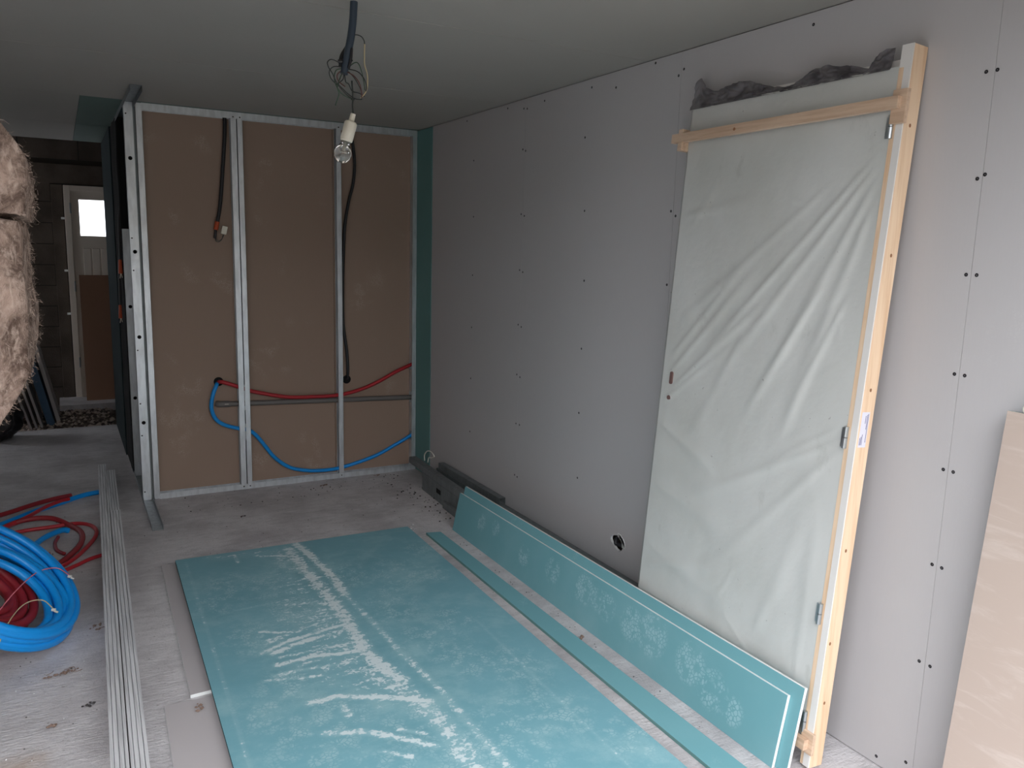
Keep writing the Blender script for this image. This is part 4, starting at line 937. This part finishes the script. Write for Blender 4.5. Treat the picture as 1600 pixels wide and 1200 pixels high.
obj('strand', MB().tube(smooth_path([(-.036, -4.225, 1.24), (-.034, -4.215, 1.262), (-.040, -4.20, 1.28)]), .0022, 6).tube(smooth_path([(-.034, -4.24, 1.24), (-.030, -4.235, 1.27), (-.036, -4.222, 1.29)]), .002, 6), 'white_string', sc, smooth=True)

# ================================================================== MINERAL WOOL AT THE LEFT
def wool(x0, x1, y0, y1, z0, z1, label, bulge=.03, seed=0, rag=.03, fib=2500, chamfer=0.0, under=0.0):
    nx_, ny_, nz_ = 36, 30, 26
    vs = {}; mb = MB()
    def vert(i, j, k):
        key = (i, j, k)
        if key in vs: return vs[key]
        a, b_, c_ = i / nx_, j / ny_, k / nz_
        p = Vector((x0 + (x1 - x0) * a, y0 + (y1 - y0) * b_, z0 + (z1 - z0) * c_))
        n_ = Vector(((a > .999) - (a < .001), (b_ > .999) - (b_ < .001), (c_ > .999) - (c_ < .001))).normalized()
        f = 1 - (2 * c_ - 1) ** 4
        d_ = bulge * f * (a > .9) + rag * mnoise.fractal((p.x * 9 + seed, p.y * 9, p.z * 9), .8, 2.1, 4) 
        p = p + n_ * d_
        if chamfer and c_ > .45: p.x -= chamfer * ((c_ - .45) / .55) ** 1.1 * a
        if under and c_ < .42: p.x -= under * ((.42 - c_) / .42) ** 1.25 * a
        mb.v.append(tuple(p)); vs[key] = len(mb.v) - 1; return vs[key]
    def face(f4): mb.f.append(tuple(vert(*q) for q in f4)); mb.mi.append(0)
    for j in range(ny_):
        for k in range(nz_):
            for i in (0, nx_): face([(i, j, k), (i, j + 1, k), (i, j + 1, k + 1), (i, j, k + 1)])
    for i in range(nx_):
        for k in range(nz_):
            for j in (0, ny_): face([(i, j, k), (i + 1, j, k), (i + 1, j, k + 1), (i, j, k + 1)])
        for j in range(ny_):
            for k in (0, nz_): face([(i, j, k), (i + 1, j, k), (i + 1, j + 1, k), (i, j + 1, k)])
    root = thing('mineral_wool_batt', ((x0 + x1) / 2, (y0 + y1) / 2, z0), label, 'insulation', 'mineral wool batts stacked at the left')
    ob_ = obj('batt', mb, 'wool', root, smooth=True)
    if fib:
        rf = random.Random(seed); fm_ = MB(); F = [f for f in mb.f]
        # only fibres on the visible right side and end
        cand = [f for f in F if sum(mb.v[q][0] for q in f) / 4 > x1 - .16]
        for _ in range(fib):
            f = rf.choice(cand); c_ = sum((Vector(mb.v[q]) for q in f), Vector()) / 4 + Vector((rf.uniform(-.01, .01), rf.uniform(-.015, .015), rf.uniform(-.012, .012)))
            cen = Vector(((x0 + x1) / 2, c_.y, (z0 + z1) / 2)); out = (c_ - cen); out.z *= .4; out.normalize()
            dd = (out * rf.uniform(.15, 1) + Vector((rf.uniform(-.6, .6), rf.uniform(-.8, .8), rf.uniform(-1.0, .5)))).normalized() * rf.uniform(.003, .010)
            w = Vector((rf.uniform(-1, 1), rf.uniform(-1, 1), rf.uniform(-1, 1))).normalized() * .0003
            mid = c_ + dd * .5 + Vector((0, 0, -.002)); s0 = c_ - dd * .4
            fm_.add([s0 - w, s0 + w, mid + w, mid - w, c_ + dd], [(0, 1, 2, 3), (3, 2, 4)])
        q = obj('loose_fibres', fm_, 'wool_fibre', root, fix=False); q['kind'] = 'stuff'
    return root
wool(-2.92, -2.250, -3.62, -3.10, 1.640, 1.865, 'top mineral wool batt at the left edge, above the horizontal seam', .004, 3, .012, 1400, chamfer=.085)
wool(-2.92, -2.266, -3.62, -3.10, 1.165, 1.632, 'thick shaggy mineral wool batt at the left edge, below the horizontal seam', .006, 17, .014, 2600, under=.115)
ts = thing('trestle', (-2.75, -3.36, 0), 'pine trestle carrying the mineral wool batts, left of view', 'trestle')
obj('plank', MB().box((-3.0, -3.66, 1.115), (-2.50, -3.06, 1.150)), 'pine_h', ts)
for yy in (-3.58, -3.14):
    obj('crossbar', MB().box((-2.98, yy - .02, 1.06), (-2.52, yy + .02, 1.114)), 'pine_h', ts)
    for x0, x1 in ((-2.95, -3.0), (-2.55, -2.50)):
        obj('leg', MB().tube([(x0, yy, 1.06), (x1, yy + .0, .0)], .022, 6), 'pine', ts)

# ================================================================== FAR END: LEANING BOARDS, RUBBLE, BAG
def far_board(xb, xt, zt, th, y0, y1, mat, label, z0=-.028):
    mb = MB(); d_ = Vector((xt - xb, 0, zt - z0)).normalized(); n_ = Vector((d_.z, 0, -d_.x)) * th
    q = [Vector((xb, 0, z0)), Vector((xt, 0, zt)), Vector((xt, 0, zt)) + n_, Vector((xb, 0, z0)) + n_]
    mn = min(v_.z for v_ in q)
    for v_ in q: v_.z -= (mn - z0)
    vs = [v_ + Vector((0, y0, 0)) for v_ in q] + [v_ + Vector((0, y1, 0)) for v_ in q]
    mb.add(vs, [(0, 1, 2, 3), (7, 6, 5, 4), (0, 4, 5, 1), (1, 5, 6, 2), (2, 6, 7, 3), (3, 7, 4, 0)])
    o = obj('leaning_board', mb, mat, bevel=.002); tag(o, label, 'board', 'boards leaning at the far end'); return o
far_board(-2.300, -2.53, 1.08, .030, 2.72, 3.20, 'pale_board', 'tallest pale leaning board at the far end, nearest the door')
far_board(-2.375, -2.55, .78, .060, 2.66, 3.05, 'blue_board', 'dark blue leaning board between the pale ones')
far_board(-2.425, -2.60, .70, .020, 2.60, 2.95, 'pale_board', 'pale thin leaning board touching the blue one')
far_board(-2.465, -2.64, .68, .018, 2.58, 2.95, 'pale_board', 'pale thin leaning board, second left of the blue one')
far_board(-2.505, -2.68, .62, .018, 2.56, 2.95, 'pale_board', 'leftmost pale thin leaning board beside the black bag')
o = obj('rest_post', MB().box((-2.86, 2.75, -.03), (-2.78, 3.1, 1.0)), 'mortar'); tag(o, 'dark post the far boards lean on', 'post')
bd = MB().box((-2.045, 3.45, .046), (-1.30, 3.462, 1.262), T=lambda w: Vector((w[0], w[1] + (w[2] - .046) * .13, w[2])))
o = obj('brown_panel', bd, 'brown_dark'); tag(o, 'plain brown board leaning against the far exterior door', 'board')
# rubble
rb = MB(); rg = random.Random(4)
def rock(mb, c, r, rg, mi):
    vs = [(1, 0, 0), (-1, 0, 0), (0, 1, 0), (0, -1, 0), (0, 0, 1), (0, 0, -1)]
    a = rg.uniform(0, 6.28)
    vs = [Vector((x * math.cos(a) - y * math.sin(a), x * math.sin(a) + y * math.cos(a), z * .65)) * r * rg.uniform(.7, 1.25) + Vector(c) for x, y, z in vs]
    mb.add(vs, [(0, 2, 4), (2, 1, 4), (1, 3, 4), (3, 0, 4), (2, 0, 5), (1, 2, 5), (3, 1, 5), (0, 3, 5)], mi)
for _ in range(900):
    x = rg.uniform(-2.9, -1.86); y = rg.uniform(2.46, 3.22); h = .05 * math.exp(-((y - 2.95) / .25) ** 2)
    rock(rb, (x, y, -.026 + h + rg.uniform(-.005, .012)), rg.uniform(.006, .024), rg, rg.choice((0, 0, 1)))
o = obj('rubble', rb, ['stone', 'stone_dark'], fix=False); tag(o, 'dark gravel and rubble spread past the end of the slab', 'rubble', kind='stuff')
md = MB(); vs = []
for i in range(41):
    for j in range(21):
        x = -3.0 + 1.16 * i / 40; y = 2.44 + .80 * j / 20; vs.append((x, y, -.028 + .05 * math.exp(-((y - 2.95) / .25) ** 2) + .012 * mnoise.noise((x * 9, y * 9, 0))))
md.add(vs, [(i * 21 + j, i * 21 + j + 1, (i + 1) * 21 + j + 1, (i + 1) * 21 + j) for i in range(40) for j in range(20)])
o = obj('earth_mound', md, 'earth', smooth=True); tag(o, 'low mound of dark earth under the rubble', 'earth', kind='stuff')
# crumpled black bag
bm = bmesh.new(); bmesh.ops.create_icosphere(bm, subdivisions=4, radius=1)
for v_ in bm.verts:
    p = v_.co.copy(); k = 1 + .22 * mnoise.noise(p * 2.2) + .10 * mnoise.noise(p * 6) + .05 * mnoise.noise(p * 14)
    v_.co = Vector((p.x * .17, p.y * .16, max(p.z, -.75) * .19)) * k
mb = MB(); mb.v = [tuple(v_.co + Vector((-2.71, 2.15, .155))) for v_ in bm.verts]; mb.f = [tuple(v_.index for v_ in f.verts) for f in bm.faces]; mb.mi = [0] * len(mb.f); bm.free()
zmin = min(v_[2] for v_ in mb.v); mb.v = [(x, y, z - zmin + .001) for x, y, z in mb.v]
o = obj('plastic_bag', mb, 'black_plastic', smooth=True); tag(o, 'crumpled black plastic bag on the slab by the far leaning boards', 'bag')

# ================================================================== DEBRIS ON THE SLAB
def clump(x, y, L, w, ang, mat, label, cat, name, seed, h=.012):
    rg = random.Random(seed); mb = MB(); c, s_ = math.cos(ang), math.sin(ang)
    n_ = max(5, int(L / .006))
    for k in range(n_):
        t = k / (n_ - 1) - .5; px = t * L + rg.uniform(-.004, .004); py = rg.uniform(-1, 1) * w * (1 - abs(t) * .8)
        rock(mb, (x + px * c - py * s_, y + px * s_ + py * c, h * .5), rg.uniform(.5, 1) * min(w + .002, .009), rg, 0)
    for k in range(max(2, n_ // 3)):
        a = Vector((x + rg.uniform(-.5, .5) * L * c, y + rg.uniform(-.5, .5) * L * s_, .005)); d_ = rg.uniform(0, 6.28)
        mb.tube([a, a + Vector((math.cos(d_) * L * .18, math.sin(d_) * L * .18, .004)), a + Vector((math.cos(d_ + .5) * L * .3, math.sin(d_ + .5) * L * .3, 0.001))], .0012, 5)
    z_ = min(v_[2] for v_ in mb.v); mb.v = [(v_[0], v_[1], v_[2] - z_ + .0005 + (0)) for v_ in mb.v]
    o = obj(name, mb, mat, fix=False); tag(o, label, cat); return o
clump(-2.285, -2.10, .105, .009, .25, 'leaf_debris', 'long brown twiggy scrap on the slab below the blue coil', 'debris', 'debris_clump', 1)
clump(-2.150, -1.745, .06, .028, .8, 'leaf_debris', 'dark ragged clump against the left side of the floor studs', 'debris', 'debris_clump', 2)
clump(-2.205, -2.375, .030, .014, .3, 'dark_crumb', 'small round grey scrap left of the studs near the front', 'debris', 'debris_clump', 3)
clump(-2.314, -2.46, .022, .008, .2, 'leaf_debris', 'brown crumb in the front left floor, above the sawdust patch', 'debris', 'debris_clump', 4)
o = clump(-1.870, -2.585, .045, .014, 1.4, 'leaf_debris', 'brown scrap on the wide offcut against the green board edge', 'debris', 'debris_clump', 5)
o.location.z += .0130
clump(-.405, -2.73, .03, .008, .9, 'leaf_debris', 'brown scrap on the floor between green strip and standing boards', 'debris', 'debris_clump', 6).location.x += .03
clump(-.727, -.135, .05, .012, .2, 'leaf_debris', 'brown and white crumbs beside the partition track, under the middle bay', 'debris', 'debris_clump', 7)
clump(-.32, -.06, .04, .014, .2, 'leaf_debris', 'dark crumbs beside the partition track, under the right bay', 'debris', 'debris_clump', 8)
clump(-1.337, -.565, .03, .006, .3, 'dark_crumb', 'single dark flake on the bare slab before the left bay', 'debris', 'debris_clump', 9)
cr = MB(); rg = random.Random(8)
def crumbs(n, fx, mi, r0, r1):
    for _ in range(n):
        x, y = fx(); r = rg.uniform(r0, r1); rock(cr, (x, y, r * .6 + .0003), r, rg, mi)
crumbs(70, lambda: (rg.gauss(-.24, .06), rg.uniform(-1.15, -.05)), 1, .002, .008)
crumbs(40, lambda: (rg.gauss(-.30, .08), rg.uniform(-1.2, -.1)), 0, .002, .006)
crumbs(60, lambda: (rg.uniform(-1.6, -.3), rg.uniform(-.35, -.02)), 1, .002, .006)
crumbs(60, lambda: (rg.uniform(-2.6, -2.17), rg.uniform(-3.0, -.1)), 1, .0015, .005)
crumbs(35, lambda: (rg.uniform(-2.6, -2.17), rg.uniform(-3.2, -2.0)), 0, .0015, .004)
crumbs(30, lambda: (rg.uniform(-.37, -.335), rg.uniform(-3.5, -1.4)), 1, .0015, .004)
crumbs(30, lambda: (rg.uniform(-1.9, -.4), rg.uniform(-1.15, -.3)), 1, .0015, .004)
crumbs(14, lambda: (rg.uniform(-.62, -.45), rg.uniform(-1.28, -1.1)), 0, .003, .008)
o = obj('crumbs', cr, ['plaster_crumb', 'dark_crumb'], fix=False); tag(o, 'tiny plaster and dirt crumbs scattered over the slab', 'crumbs', kind='stuff')
